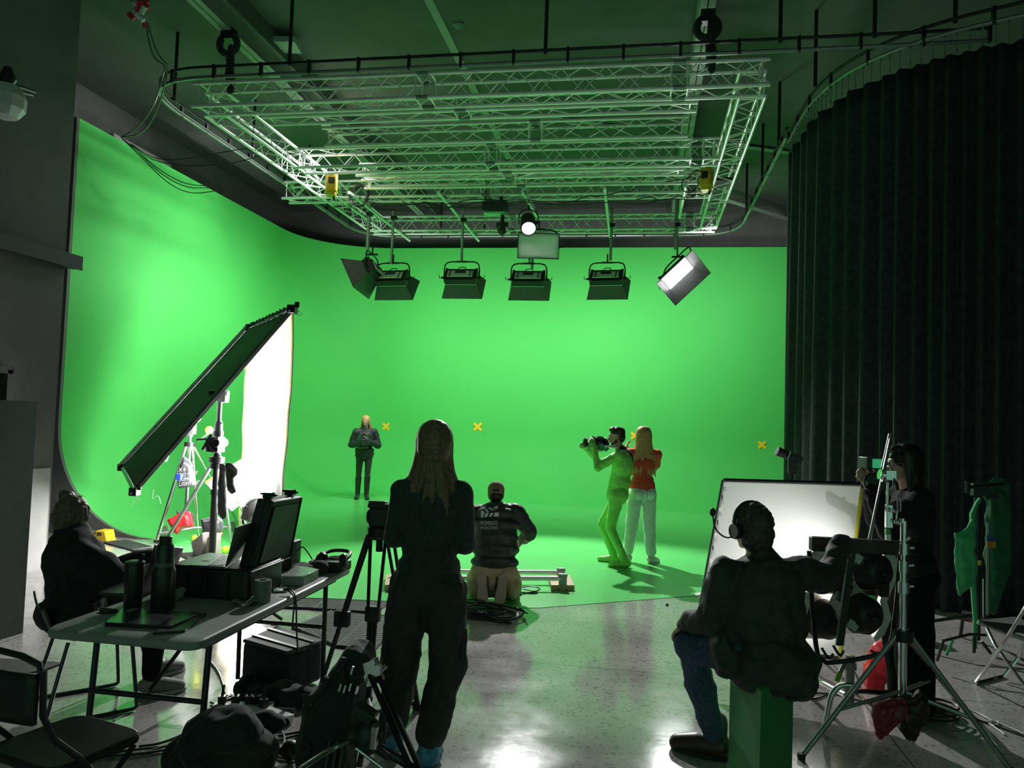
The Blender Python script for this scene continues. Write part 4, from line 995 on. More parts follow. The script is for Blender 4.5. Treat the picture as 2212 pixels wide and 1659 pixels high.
def strip_(px, py, rz, label, m=WHITE, n=4, zz=.0):
    p = G(px, py); t = thing('power_strip', label, 'power strip', (p.x, p.y, zz), rz)
    MB().box((0,0,.03),(.34,.07,.05)).build('body', m, t, bevel=.008)
    for k in range(n):
        b = MB(); b.box((-.12+.075*k,0,.075),(.04,.04,.05)); b.cyl((-.12+.075*k,0,.1),(-.12+.075*k,.03,.15),.008); b.build('plug', BLKP, t)
    return t
strip_(525,1540,.3,'white power strip crowded with black plugs on the floor', n=4)
strip_(580,1552,-.4,'second white power strip lying beside the charcoal bag', n=2)
t = thing('floor_cables', 'grey and black cables snaking over the floor around the power strips', 'cables', G(600,1560))
GC = mat('pale_grey_cable', (.42,.42,.42), .5)
for m_, P in ((GC,((548,1532),(590,1518),(630,1522),(642,1540),(600,1570),(560,1590))), (GC,((560,1520),(600,1530),(640,1530),(634,1548),(590,1575),(540,1592))), (GC,((585,1520),(598,1545),(608,1570),(590,1590))),
        (BLKP,((300,1628),(360,1612),(430,1570),(480,1510),(520,1496))), (BLKP,((300,1612),(350,1606),(420,1575),(470,1520),(520,1500))), (BLKP,((170,1632),(250,1632),(330,1625),(390,1612))), (BLKP,((170,1625),(240,1625),(320,1616),(390,1608))),
        (BLKP,((600,1600),(650,1585),(700,1580))), (BLKP,((600,1590),(660,1578),(710,1572))), (BLKP,((560,1625),(590,1618),(615,1625),(590,1634),(640,1640))), (BLKP,((456,1430),(474,1452),(486,1490),(490,1505),(500,1500))), (BLKP,((455,1517),(480,1524),(500,1515),(510,1530))), (GC,((598,1624),(620,1600),(600,1560)))):
    MB().tube([G(x,y,.01) for x, y in P], .007 if m_ is BLKP else .006, n=6, smooth=2).build('cable', m_, t, w=True)
p = G(195,1625); t = thing('junction_box', 'low black box with cables on the floor behind the empty folding chair', 'box', (p.x,p.y,0), .2); MB().box((0,0,.04),(.26,.12,.07)).build('body', BLKP, t, bevel=.008)
p = G(572,1650); t = thing('tape_roll', 'small grey tape roll lying at the bottom edge of the floor', 'tape', (p.x,p.y,.28)); t.location.z = .0
MB().lathe([(.028,.05),(.05,.05),(.05,0),(.028,0),(.028,.05)], (0,0,0), n=24, cap=False).build('roll', mat('grey_tape', (.17,.18,.18)), t)
p = G(610,1645); t = thing('pan_handle', 'short black tube with round knob on the floor at the bottom edge', 'handle', (p.x,p.y,.05)); MB().cyl((-.14,0,0),(.02,0,0),.02).build('tube', BLKP, t); MB().ell((.04,0,.01),(.05,.05,.05)).build('knob', BLKP, t)
# small white printed box seen behind the tripod
p = G(796,1500); t = thing('printed_box', 'small white printed box on the floor behind the tripods', 'box', (p.x,p.y,0), .1); MB().box((0,0,.06),(.07,.12,.12)).build('carton', WHITE, t); MB().box((0,-.062,.08),(.03,.003,.03)).build('label_print', BLKP, t)
# tripod with fluid head --------------------------------------------------
def video_tripod(ap, feet, label, mid=.47):
    t = thing('video_tripod', label, 'tripod', (ap.x, ap.y, 0))
    MB().lathe([(.05,-.05),(.07,-.03),(.075,.02),(.05,.03)], ap, n=18).build('bowl', BLKP, t, w=True)
    MB().cyl(ap-V((0,0,.12)), ap-V((0,0,.03)), .02).build('bowl_clamp', BLKM, t, w=True)
    for f in feet:
        d = V((f.x-ap.x, f.y-ap.y, 0)).normalized(); s = V((-d.y, d.x, 0)); a = ap+d*.06-V((0,0,.02)); m_ = a.lerp(f, mid)
        leg = MB().cyl(a+s*.045, m_+s*.03, .011, n=8).build('leg', BLKM, t, w=True)
        MB().cyl(a-s*.045, m_-s*.03, .011, n=8).build('upper_tube', BLKM, leg, w=True)
        MB().box(m_, (.09,.05,.09)).build('clamp', BLKP, leg, w=True, bevel=.008)
        m2 = m_.lerp(f, .97)
        MB().cyl(m_+s*.022, m2+s*.015, .010, n=8).build('lower_tube', BLKM, leg, w=True); MB().cyl(m_-s*.022, m2-s*.015, .010, n=8).build('lower_tube', BLKM, leg, w=True); MB().cyl(m_, m2, .012, n=8).build('lower_tube', BLKM, leg, w=True)
        MB().box((f.x,f.y,.02),(.06,.06,.035)).build('foot_pad', RUBB, leg, w=True, bevel=.008)
    c = V((ap.x, ap.y, .04)); 
    for f in feet: MB().cyl(V((f.x,f.y,.04)).lerp(c,.04), c, .012, n=8).build('ground_spreader', BLKP, t, w=True)
    return t
ap = D(821,1146,4.5); vt = video_tripod(ap, [G(672,1545), G(792,1518), G(903,1532)], 'black video tripod with fluid head standing left of the standing woman')
b = MB(); b.box(ap+V((0,0,.08)), (.11,.11,.11)); b.cyl(ap+V((-.075,0,.08)), ap+V((.075,0,.08)), .045, n=18); b.lathe([(.05,.02),(.055,.05)], ap, n=18)
b.build('fluid_head', BLKP, vt, w=True, bevel=.01)
b = MB(); b.box(ap+V((0,0,.145)), (.13,.10,.025)); b.box(ap+V((-.02,0,.16)), (.10,.05,.02)); b.build('camera_plate', BLKM, vt, w=True, bevel=.004)
# tripod bag standing and the leaning tripod ------------------------------
P = [(770,1388),(800,1402),(806,1425),(792,1470),(780,1530),(766,1600),(758,1720),(655,1720),(648,1610),(662,1510),(712,1458),(735,1420),(752,1396)]
t = thing('camera_backpack', 'big black backpack with dangling straps leaning in front of the tripod', 'backpack', G(710,1655)); t.location.z = 0; INV[t.name] = Matrix.Translation(t.location).inverted()
b = MB(); dd = 3.55
top = [D(x,y,dd-.0) for x, y in P]
b.prism([p-HF*.10 for p in top], HF*.2); b.prism([sum(top,V())/len(top)+(p-sum(top,V())/len(top))*.85-HF*.15 for p in top], HF*.3)
organic('sack', b, BLKC, t, w=True, vox=.012, it=10, noise=.03, nscale=.08)
for P in (((706,1462),(690,1500),(668,1510),(655,1500),(668,1530)), ((655,1600),(648,1620),(660,1632),(668,1612),(656,1605)), ((742,1420),(735,1450),(745,1475))):
    MB().tube([D(x,y,3.38) for x, y in P], .012, n=6, smooth=2).build('strap', BLKC, t, w=True)
b = MB()
for x, y in ((761,1448),(735,1485),(745,1488),(757,1484),(771,1490)): b.box(D(x,y,3.37),(.008,.01,.035), rot=(0,.25,0))
tag(b.build('zip_pulls', CHROME, t, w=True), kind='stuff')
t = thing('leaning_tripod', 'black tripod with its legs partly folded leaning in front of the backpack', 'tripod', G(800,1640)); t.location.z = 0; INV[t.name] = Matrix.Translation(t.location).inverted()
a = D(793,1425,3.5); f = D(902,1672,3.05); s = HR*.018; m_ = a.lerp(f,.42)
for k, (q0, q1, r) in enumerate(((a-s, f-s, .012), (a+s, f+s, .012))): MB().cyl(q0, q1, r, n=8).build('leg', BLKM, t, w=True)
b = MB(); b.box(a.lerp(f,.12), (.07,.05,.10), rot=(0,-.4,0)); b.cyl(a.lerp(f,.12)+HR*.03, a.lerp(f,.12)+HR*.06+V((0,0,.03)), .01); b.box(D(816,1446,3.4),(.03,.03,.04)); b.build('leg_clamp', CHROME, t, w=True)
h = D(795,1590,3.15)
b = MB(); b.ell(h, (.06,.06,.075)); b.box(h+V((-.02,0,.09)), (.10,.07,.05), rot=(0,.5,0)); b.cyl(h+V((-.08,0,0)), h+V((.08,0,.02)), .04); b.box(h+V((.05,0,-.05)), (.1,.03,.03), rot=(0,.5,0)); b.build('fluid_head', BLKP, t, w=True, bevel=.008)
b = MB(); b.cyl(h+V((.04,-.05,-.02)), h+V((.05,-.06,.07)), .018); b.cyl(h+V((-.03,-.05,-.03)), h+V((.12,-.06,-.11)), .008); b.build('lock_lever', CHROME, t, w=True)
MB().tube([D(763,1592,3.15), D(700,1628,3.0), D(648,1662,2.9)], .010, n=8).build('pan_bar', CHROME, t, w=True)
MB().tube([D(798,1606,3.15), D(862,1640,3.15), D(905,1668,3.15)], .018, n=8).build('leg', BLKM, t, w=True)
MB().tube([D(786,1606,3.15), D(779,1640,3.1), D(776,1655,3.1)], .012, n=8).build('handle', BLKM, t, w=True)
for x in (712, 728, 742): MB().cyl(D(x,1600,3.25), D(x-12,1672,3.2), .014, n=8).build('leg', BLKM, t, w=True)
# black cabinet by the left wall
t = thing('standing_panel', 'tall dark panel with metal hinge standing at the far left edge', 'panel', (-5.2,4.6,0))
q0, q1 = G(36,1367), G(-160,1425); z1 = 1.76
q0 = D(46,1254,5.83); q0 = G(38,1366); 
b = MB(); d = (q1-q0).normalized(); n_ = V((-d.y,d.x,0))*.05
b.prism([q0, q1, q1+n_, q0+n_], (0,0,z1)); b.build('leaf', mat('dark_green_black_paint', (.035,.045,.04), .6), t, w=True)
for z_ in (1.62, 1.45): MB().box(q0+V((.0,0,z_)), (.03,.05,.14)).build('hinge', GREYM, t, w=True)
# window glint strip in doorway
struct('trim_15', MB().box((WX-.3, 5.95, 1.93), (.03, .12, .22)), CHROME)
# cables at lower far left on the floor: dark mat
b = MB().prism([G(x,y,.002) for x, y in ((0,1425),(60,1428),(138,1434),(100,1448),(0,1470))], (0,0,.01)); single('floor_mat', b, RUBB, 'flat dark mat on the floor at the left edge behind the empty chair', 'mat')
# ================================================================== RIGHT SIDE
# diffusion frame leaning beside the seated man
F0, F1_, F3 = D(1563,1037,5.6), D(1864,1046,5.25), D(1499,1388,5.35); F2 = F1_+F3-F0
t = thing('diffusion_frame', 'white diffusion cloth in a metal frame glowing with light behind the seated man', 'frame', (F3.x, F3.y, F3.z))
FN = (F1_-F0).cross(F3-F0).normalized()
m = bpy.data.materials.new('white_silk'); m.use_nodes = True; nt = m.node_tree; bs = nt.nodes['Principled BSDF']; out = nt.nodes['Material Output']
bs.inputs['Base Color'].default_value = (.78,.79,.77,1); bs.inputs['Roughness'].default_value = .8
tr = nt.nodes.new('ShaderNodeBsdfTranslucent'); tr.inputs[0].default_value = (.8,.8,.78,1); mx = nt.nodes.new('ShaderNodeMixShader'); mx.inputs[0].default_value = .35
nz = nt.nodes.new('ShaderNodeTexNoise'); nz.inputs['Scale'].default_value = 3; bp = nt.nodes.new('ShaderNodeBump'); bp.inputs['Strength'].default_value = .1; nt.links.new(nz.outputs['Fac'], bp.inputs['Height']); nt.links.new(bp.outputs['Normal'], bs.inputs['Normal'])
nt.links.new(bs.outputs[0], mx.inputs[1]); nt.links.new(tr.outputs[0], mx.inputs[2]); nt.links.new(mx.outputs[0], out.inputs[0])
MB().grid(lambda a, c: F0.lerp(F1_,a).lerp(F3.lerp(F2,a),c)+FN*.006*math.sin(a*5)*math.sin(c*4), 16, 18).build('silk', m, t, w=True)
for a, c, mm in ((F0,F1_,BLKM),(F1_,F2,mat('lime_tape', (.62,.66,.06), .5)),(F2,F3,BLKM),(F3,F0,GREYM)): MB().tube([a,c], .014, n=4).build('frame_tube', mm, t, w=True)
e = (F3-F0).normalized(); 
for k in range(12): MB().box(F0.lerp(F3,.04+.08*k)-FN*.0+CR*.012, (.012,.012,.05)).build('tie_tab', BLKC if k % 2 else WHITE, t, w=True)
# four-lamp fixture
WALM = mat('warm_rim_and_spill', (.75,.72,.66), .3, .5)
lc = D(1850,1288,4.5); hx = (F0.lerp(F2,.6)-lc).normalized(); ax = (HF*.92 - HR*.36).normalized(); ax.z = .02
t = thing('four_lamp_fixture', 'black fixture of four round lamps seen from behind on a low stand', 'lamp', (lc.x, lc.y, lc.z))
LAMPR = []
for k, (px, py, r) in enumerate(((1893,1236,.115),(1872,1330,.115),(1818,1245,.115),(1790,1342,.115))):
    c = D(px, py, 4.5+(.10 if px < 1850 else 0))
    b = MB(); b.lathe([(.001,-.06),(.07,-.055),(r*.9,-.02),(r,.05),(r+.004,.055)], c, ax, n=26, cap=False); b.ell(c-ax*.055,(.035,.035,.02)); can = b.build('lamp_can', BLKP, t, w=True)
    MB().lathe([(r+.004,.055),(r+.03,.15),(r+.027,.15),(r,.06)], c, ax, n=26, cap=False).build('rim_reflector', WALM, can, w=True)
    MB().lathe([(.001,.05),(r*.95,.05)], c, ax, n=26, cap=False).build('lens', mat('glowing_bulb', (1,1,1), .3, emit=(1,.96,.92), es=5), can, w=True)
    LAMPR.append(c+ax*.12)
pts = [D(x,y,4.42) for x, y in ((1748,1190),(1752,1280),(1760,1380),(1770,1433),(1830,1428),(1893,1416),(1925,1400),(1938,1300),(1945,1200))]
MB().tube(pts, .014, n=8, smooth=1).build('yoke', BLKM, t, w=True)
a, c = D(1755,1172,4.4), D(1962,1182,4.4); b = MB(); b.slab(a+V((0,0,.03)), c+V((0,0,.03)), c-V((0,0,.05)), a-V((0,0,.05)), .06); b.build('top_bar', BLKP, t, w=True, bevel=.006)
for p, q in (((1842,1190),(1815,1395)),): b = MB(); b.slab(D(*p,4.38)-HR*.02, D(*p,4.38)+HR*.02, D(*q,4.38)+HR*.02, D(*q,4.38)-HR*.02, .02); b.build('centre_bar', BLKP, t, w=True)
b = MB(); b.slab(D(1905,1262,4.4), D(1922,1262,4.4), D(1920,1290,4.4), D(1903,1290,4.4), .03); b.build('ballast_clip', BLKP, t, w=True)
for k, P in enumerate((((1775,1400),(1790,1425),(1800,1412)),((1930,1380),(1905,1418),(1880,1405)),((1800,1395),(1815,1420),(1822,1405)))): MB().tube([D(x,y,4.4) for x,y in P], .008, n=5, smooth=2).build('hanging_lead', BLKP, t, w=True)
SR = [(1906,1187),(1928,1188),(1944,1215),(1940,1245),(1930,1272),(1918,1300),(1928,1335),(1912,1372),(1893,1388),(1888,1378),(1905,1350),(1908,1325),(1902,1300),(1912,1262),(1920,1225)]
b = MB(); Wp = [D(x,y,4.62) for x,y in SR]; b.prism(Wp, HF*.05); b.build('spill_lit_side', WALM, t, w=True, bevel=.008)  # cream strip: lamp spill on the curved housing put into its colour
for px, py in ((1815,1290),(1850,1205),(1842,1350)): b = MB(); b.box(D(px,py,4.46),(.06,.02,.05),rot=(0,.5,0)); b.build('corner_plate', GREYM, t, w=True)
# low stand under it (bent chromed legs)
sx = D(1836,1430,4.55); base = (sx.x, sx.y)
t = thing('turtle_stand', 'low chromed stand with bent legs under the four-lamp fixture', 'stand', (sx.x, sx.y, 0))
zt = D(1836,1415,4.55).z; zb = D(1840,1505,4.55).z
MB().cyl((*base, zb-.05), (*base, zt), .026, n=14).build('post', GREYM, t, w=True)
for z in (zb+.05, zt-.06): MB().lathe([(.03,-.02),(.036,-.02),(.036,.02),(.03,.02)], (*base, z), n=14).build('collar', GREYM, t, w=True)
for P, lab in ((((1828,1502),(1800,1488),(1770,1471),(1756,1480),(1747,1498)),0), (((1838,1480),(1815,1480),(1796,1498),(1788,1535),(1779,1580)),1), (((1850,1494),(1900,1494),(1940,1498)),2)):
    d0 = 4.5; L = len(P); end = G(P[-1][0], P[-1][1]+6); de = (end-CAMP).dot(HF)
    MB().tube([D(x,y,d0+(de-d0)*(i/(L-1))) for i,(x,y) in enumerate(P)], .017, n=10, smooth=2).build('leg', CHROME, t, w=True)
b = MB(); b.cyl(D(1826,1430,4.5), D(1814,1455,4.45), .012); b.build('handle', CHROME, t, w=True); MB().cyl(D(1814,1454,4.45), D(1808,1470,4.42), .014).build('green_grip', mat('lime_plastic', (.25,.6,.04), .5), t, w=True)
t = thing('power_lead', 'thin black lead looping on the floor round the low chromed stand', 'cable', G(1780,1510)); MB().tube([G(x,y,.008) for x,y in ((1845,1450),(1862,1490),(1800,1500),(1745,1495),(1735,1505),(1760,1512),(1800,1495),(1850,1512),(1920,1530),(2000,1520),(2080,1545),(2160,1570),(2212,1590))], .006, n=5, smooth=2).build('lead', BLKP, t, w=True)
# tall tripod stand in front
bs_ = D(1949,1500,4.25)
feet = [G(1731,1640), G(2185,1672), D(2064,1490,5.15)]; feet[2].z = 0
st = stand('lighting_stand', 'tall steel tripod stand in front of the woman taking a photo', (bs_.x, bs_.y), D(1951,1372,4.25).z, [(p.x,p.y) for p in feet], D(1953,1125,4.25).z, r=.024, m=CHROME, legm=GREYM, colm=CHROME, collar=.075, sections=((0,.022),(.36,.018),(.62,.021),(.74,.016),(.84,.020)), zbot=D(1950,1505,4.25).z)
# grip cluster on top: knuckle, second rod, plates
t = thing('clamp_cluster', 'cluster of chromed grip clamps on the tall steel stand', 'clamp', D(1953,1120,4.25))
b = MB(); b.lathe([(.02,-.03),(.035,-.02),(.035,.02),(.02,.03)], D(1912,1027,4.3), (1,0,.1), n=16); b.cyl(D(1900,1024,4.3), D(1925,1030,4.3), .03, .012); b.build('knuckle', CHROME, t, w=True)
b = MB(); b.box(D(1922,1026,4.28), (.05,.06,.05)); b.cyl(D(1925,1012,4.28), D(1932,1040,4.25), .010); b.build('wing_screw', CHROME, t, w=True)
MB().cyl(D(1918,1042,4.3), D(1917,1092,4.3), .008).build('vertical_rod', CHROME, t, w=True)
b = MB(); b.box(D(1920,1115,4.3), (.035,.04,.13)); b.build('clamp_body', CHROME, t, w=True, bevel=.004)
MB().box(D(1917,1148,4.3), (.024,.03,.03)).build('green_band', mat('grass_green_tape', (.10,.35,.03), .5), t, w=True); MB().box(D(1918,1160,4.3), (.024,.03,.035)).build('lower_sleeve', WHITE, t, w=True)
b = MB(); b.tube([D(1939,1074,4.25), D(1946,1074,4.25), D(1946,1104,4.25), D(1939,1104,4.25)], .005, n=5, closed=True); b.build('slotted_plate', GREYM, t, w=True)
b = MB(); b.cyl(D(1926,1104,4.27), D(1940,1104,4.27), .010); b.cyl(D(1926,1127,4.27), D(1940,1127,4.27), .010); b.ell(D(1930,1104,4.24),.014); b.ell(D(1938,1128,4.24),.016); b.cyl(D(1938,1104,4.25), D(1936,1128,4.25), .005); b.build('screws', CHROME, t, w=True)
b = MB(); b.cyl(D(1950,1120,4.25), D(1950,1130,4.25), .016); b.cyl(D(1958,1168,4.23), D(1967,1160,4.2), .008); b.tube([D(1950,1128,4.25), D(1957,1150,4.24), D(1960,1167,4.23)], .006, n=5); b.build('top_pin', CHROME, t, w=True)
MB().cyl(D(1926,938,4.75), D(1878,1166,4.25), .010, n=10).build('long_rod', CHROME, t, w=True); MB().cyl(D(1922,938,4.75), D(1906,1010,4.65), .009, n=10).build('short_rod', GREYM, t, w=True)
saddle_c = D(1946,1512,4.22)
t = thing('sandbag', 'dark red vinyl sandbag hanging at the foot of the tall steel stand', 'sandbag', (saddle_c.x, saddle_c.y, 0))
dr = mat('dark_red_vinyl', (.25,.02,.03), .35, var=.2)
P = [(1885,1520),(1945,1506),(1957,1512),(1955,1545),(1930,1565),(1902,1598),(1892,1590),(1886,1545)]
Q = [(1952,1506),(1975,1505),(1985,1488),(1998,1500),(2007,1535),(2003,1560),(1985,1570),(1976,1600),(1960,1598),(1940,1575),(1948,1540)]
for P_, m_, dd in ((P, dr, 4.10), (Q, mat('black_red_vinyl', (.035,.012,.015), .45), 4.2)):
    W_ = [D(x,y,dd) for x,y in P_]; c = sum(W_, V())/len(W_); b = MB(); b.prism([p-HF*.02 for p in W_], HF*.04); b.prism([c+(p-c)*.75-HF*.05 for p in W_], HF*.10); organic('pouch', b, m_, t, w=True, vox=.008, it=6, noise=.02, nscale=.06)
b = MB(); b.tube([D(x,y,4.15) for x,y in ((1940,1512),(1946,1504),(1956,1506),(1960,1515))], .010, n=6, smooth=1); b.build('strap', BLKC, t, w=True)
t = thing('cable_ring', 'coil of black cable on the floor behind the dark red sandbag', 'cable', G(2020,1552)); MB().tube([G(2020,1552,.01)+V((.13*math.cos(k*.45), .10*math.sin(k*.45), .004*k*.5)) for k in range(50)], .007, n=5).build('coil', BLKP, t, w=True)
t = thing('white_cable', 'pale knotted cord lying on the floor at the lower right', 'cord', G(2150,1560)); 
for P in (((2085,1530),(2110,1538),(2140,1555),(2160,1562),(2190,1575),(2212,1585)), ((2130,1560),(2150,1555),(2160,1562),(2145,1568),(2135,1562)), ((2140,1565),(2155,1575),(2170,1586))): MB().tube([G(x,y,.008) for x,y in P], .006, n=5, smooth=2).build('cord', WHITE, t, w=True)
# small tube lamp above the frame
p = D(1709,1018,5.9); t = thing('pole_stand', 'black stand with small tube lamp rising behind the glowing frame', 'stand', (p.x, p.y, 0))
MB().cyl((p.x,p.y,0), (p.x,p.y,p.z), .016).build('post', BLKM, t, w=True); MB().cyl(D(1709,1024,5.9), D(1709,1034,5.9), .013).build('chrome_pin', CHROME, t, w=True)
for k in range(3):
    a = k*2.1+.6; MB().cyl((p.x,p.y,.5), (p.x+.3*math.cos(a), p.y+.3*math.sin(a), .012), .011).build('leg', BLKM, t, w=True)
b = MB(); b.box(D(1711,1003,5.9), (.06,.05,.14)); b.box(D(1718,990,5.9), (.10,.05,.06), rot=(0,.4,0)); b.build('bracket', BLKM, t, w=True, bevel=.005)
b = MB(); b.cyl(D(1678,974,5.9), D(1704,985,5.9), .036, .03, n=18); b.cyl(D(1704,985,5.9), D(1722,993,5.9), .02, n=12); tl = b.build('lamp_tube', BLKP, t, w=True); MB().cyl(D(1702,992,5.85), D(1708,975,5.85), .007).build('lever', CHROME, tl, w=True)
# green box the man sits on
bx = D(1640,1470,3.62); 
t = thing('green_box', 'tall green painted box the man with the headset sits on', 'box', (bx.x, bx.y, 0))
gb = [D(1574,1600,3.95), D(1641,1650,3.50), D(1712,1620,3.72)]
for p in gb: p.z = 0
g4 = gb[0]+gb[2]-gb[1]
MB().prism([gb[1], gb[2], g4, gb[0]], (0,0,.575)).build('box_body', DKGRN, t, w=True, bevel=.004)
MB().box(((gb[0]+gb[2])/2)+V((0,0,.582)), (.30,.30,.012), rot=(0,0,.3)).build('box_top', mat('dark_box_top', (.02,.03,.025), .6), t, w=True)
# things further right
p = D(1985,1330,6.6); p.z = 0
t = thing('cardboard_box', 'small yellowish cardboard box on the floor in front of the curtain', 'box', p, .2); MB().box((0,0,.07),(.16,.14,.14)).build('carton', mat('cardboard', (.38,.24,.08), .7), t, bevel=.003); MB().box((-.02,0,.165),(.10,.12,.05)).build('upper_box', mat('ochre_card', (.42,.26,.05), .7), t)
MB().tube([V((-.08,-.08,.19)),V((-.02,-.09,.12)),V((.04,-.08,.16)),V((.09,-.09,.05)),V((.03,-.1,.0))], .005, n=5, smooth=2).build('lead', BLKP, t)
p = D(1915,1400,5.3); t = thing('red_case', 'bright red bag lying under the four-lamp fixture', 'bag', (p.x,p.y,0)); b = MB(); b.ell((0,0,.20),(.13,.10,.14)); b.ell((.12,0,.12),(.10,.09,.12)); b.box((-.08,0,.08),(.12,.12,.16)); organic('body', b, RED, t, vox=.012, noise=.03, nscale=.08); MB().ell((.06,-.09,.12),(.05,.03,.07)).build('metal_fitting', GREYM, t)
# stand with green cloth
bs2 = D(2110,1300,6.3); t = thing('cloth_stand', 'black stand with clamps at the right carrying a green cloth', 'stand', (bs2.x, bs2.y, 0))
zt = D(2110,1075,6.3).z
MB().cyl((bs2.x,bs2.y,.1), (bs2.x,bs2.y,zt), .028, n=12).build('column', BLKM, t, w=True)
MB().cyl((bs2.x+.08,bs2.y,.3), (bs2.x+.08,bs2.y,zt-.2), .012, n=12).build('second_tube', GREYM, t, w=True)
for dx, dy in ((-.45,-.1),(.4,-.25),(.05,.45)): MB().tube([V((bs2.x,bs2.y,.30)), V((bs2.x+dx*.8,bs2.y+dy*.8,.24)), V((bs2.x+dx,bs2.y+dy,.015))], .015, n=8).build('leg', BLKM, t, w=True)
b = MB(); b.box(D(2116,1058,6.3), (.12,.08,.10)); b.cyl(D(2090,1053,6.25), D(2170,1045,6.25), .014); b.cyl(D(2090,1040,6.25), D(2090,1065,6.25), .02); b.box(D(2140,1070,6.3),(.1,.06,.05)); b.build('clamp_head', BLKM, t, w=True, bevel=.004)
MB().cyl((bs2.x,bs2.y,D(0,1146,6.3).z), (bs2.x,bs2.y,D(0,1138,6.3).z+.01), .032).build('yellow_band', YTAPE, t, w=True)
MB().cyl(D(2124,1250,6.2), D(2124,1334,6.2), .006).build('bright_tube', CHROME, t, w=True)
MB().box(D(2141,1176,6.25),(.06,.03,.05)).build('orange_tag', mat('orange_tag', (.5,.22,.02), .5), t, w=True); MB().box(D(2141,1163,6.25),(.06,.03,.04)).build('blue_tag', mat('blue_tag', (.02,.05,.2), .5), t, w=True)
GC2 = mat('green_cloth', (.02,.30,.09), .8, var=.15, scale=6, sheen=.2)
P = [(2100,1120),(2104,1125),(2109,1145),(2109,1180),(2106,1262),(2096,1272),(2072,1290),(2064,1250),(2062,1200),(2061,1150),(2088,1140)]
W_ = [D(x,y,6.15) for x,y in P]; t = thing('green_cloth', 'bright green cloth hanging from the black stand at the right', 'cloth', (W_[0].x,W_[0].y,W_[6].z)); c = sum(W_, V())/len(W_)
b = MB(); b.prism([p-HF*.015 for p in W_], HF*.03); b.prism([c+(p-c)*.7-HF*.04 for p in W_], HF*.08); organic('fabric', b, GC2, t, w=True, vox=.01, it=6, noise=.05, nscale=.12)
W_ = [D(x,y,6.2) for x,y in ((2118,1075),(2110,1085),(2098,1110),(2098,1130),(2104,1130),(2112,1095),(2122,1080))]; b = MB().prism(W_, HF*.03); b.build('upper_fabric', GC2, t, w=True, bevel=.004)
MB().tube([D(2102,1262,6.15),D(2104,1300,6.15),D(2108,1345,6.15),D(2104,1400,6.1)], .02, n=6).build('trailing_strip', GC2, t, w=True)
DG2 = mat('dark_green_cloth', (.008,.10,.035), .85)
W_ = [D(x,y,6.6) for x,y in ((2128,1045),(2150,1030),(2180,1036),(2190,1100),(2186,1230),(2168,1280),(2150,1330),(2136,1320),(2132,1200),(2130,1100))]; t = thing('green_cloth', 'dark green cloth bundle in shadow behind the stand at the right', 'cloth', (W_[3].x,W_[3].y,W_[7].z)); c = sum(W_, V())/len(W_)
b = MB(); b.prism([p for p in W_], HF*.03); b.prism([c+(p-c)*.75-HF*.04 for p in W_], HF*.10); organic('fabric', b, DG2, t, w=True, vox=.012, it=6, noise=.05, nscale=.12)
# folding stool at the right edge
t = thing('folding_stool', 'chromed folding stool with crossed legs at the right edge', 'stool', G(2180,1480)); t.location.z = 0
MB().tube([D(2222,1300,4.9), D(2166,1392,5.0), G(2107,1478)+V((0,0,.01))], .012, n=8).build('leg', CHROME, t, w=True)
MB().tube([D(2131,1356,5.3), D(2150,1395,5.2), D(2216,1486,4.95)], .012, n=8).build('leg', CHROME, t, w=True)
MB().tube([D(2218,1368,5.5), D(2200,1420,5.6), D(2168,1462,5.6)], .012, n=8).build('leg', CHROME, t, w=True)
MB().tube([D(2112,1343,5.4), D(2178,1369,5.35), D(2225,1385,5.3)], .016, n=8).build('seat_rail', GREYM, t, w=True)
a = [D(2112,1343,5.4), D(2178,1369,5.3), D(2260,1360,5.3), D(2190,1335,5.5)]; MB().slab(*a, .012).build('seat', BLKC, t, w=True)
MB().tube([G(2107,1480)+V((0,0,.012)), G(2168,1464)+V((0,0,.012))], .012, n=8).build('floor_bar', CHROME, t, w=True)
t = thing('low_stand', 'low black folding stand on the floor before the curtain at the right', 'stand', G(2060,1425)); t.location.z = 0
for P in (((2024,1428),(2038,1384),(2095,1370),(2130,1372)), ((2044,1416),(2058,1382)), ((2104,1410),(2105,1375)), ((2120,1385),(2140,1412))): MB().tube([D(x,y,5.75) for x,y in P], .011, n=6).build('tube', BLKM if P[0][0] != 2044 else GC2, t, w=True)
t = thing('red_lead', 'thin red lead on the floor in front of the curtain', 'cable', G(2080,1330)); MB().tube([G(x,y,.01) for x,y in ((2040,1314),(2070,1330),(2100,1342),(2112,1350))], .006, n=5, smooth=1).build('lead', RED, t, w=True)
b = MB().prism([G(x,y,.003) for x,y in ((1500,1282),(1515,1280),(1512,1286),(1503,1288))], (0,0,.004)); single('floor_tape', b, WHITE, 'small white tape mark on the floor left of the glowing frame', 'tape mark')
b = MB().prism([G(x,y,.003) for x,y in ((1111,1340),(1118,1322),(1130,1322),(1124,1334))], (0,0,.002)); single('floor_tape', b, WHITE, 'white tape mark on the floor below the kneeling person', 'tape mark')
b = MB().ell((0,0,.012), (.016,.016,.01)); single('screw_cap', b, BLKP, 'tiny dark knob lying on the concrete at the edge of the green paint', 'knob').location = G(1441,1308)
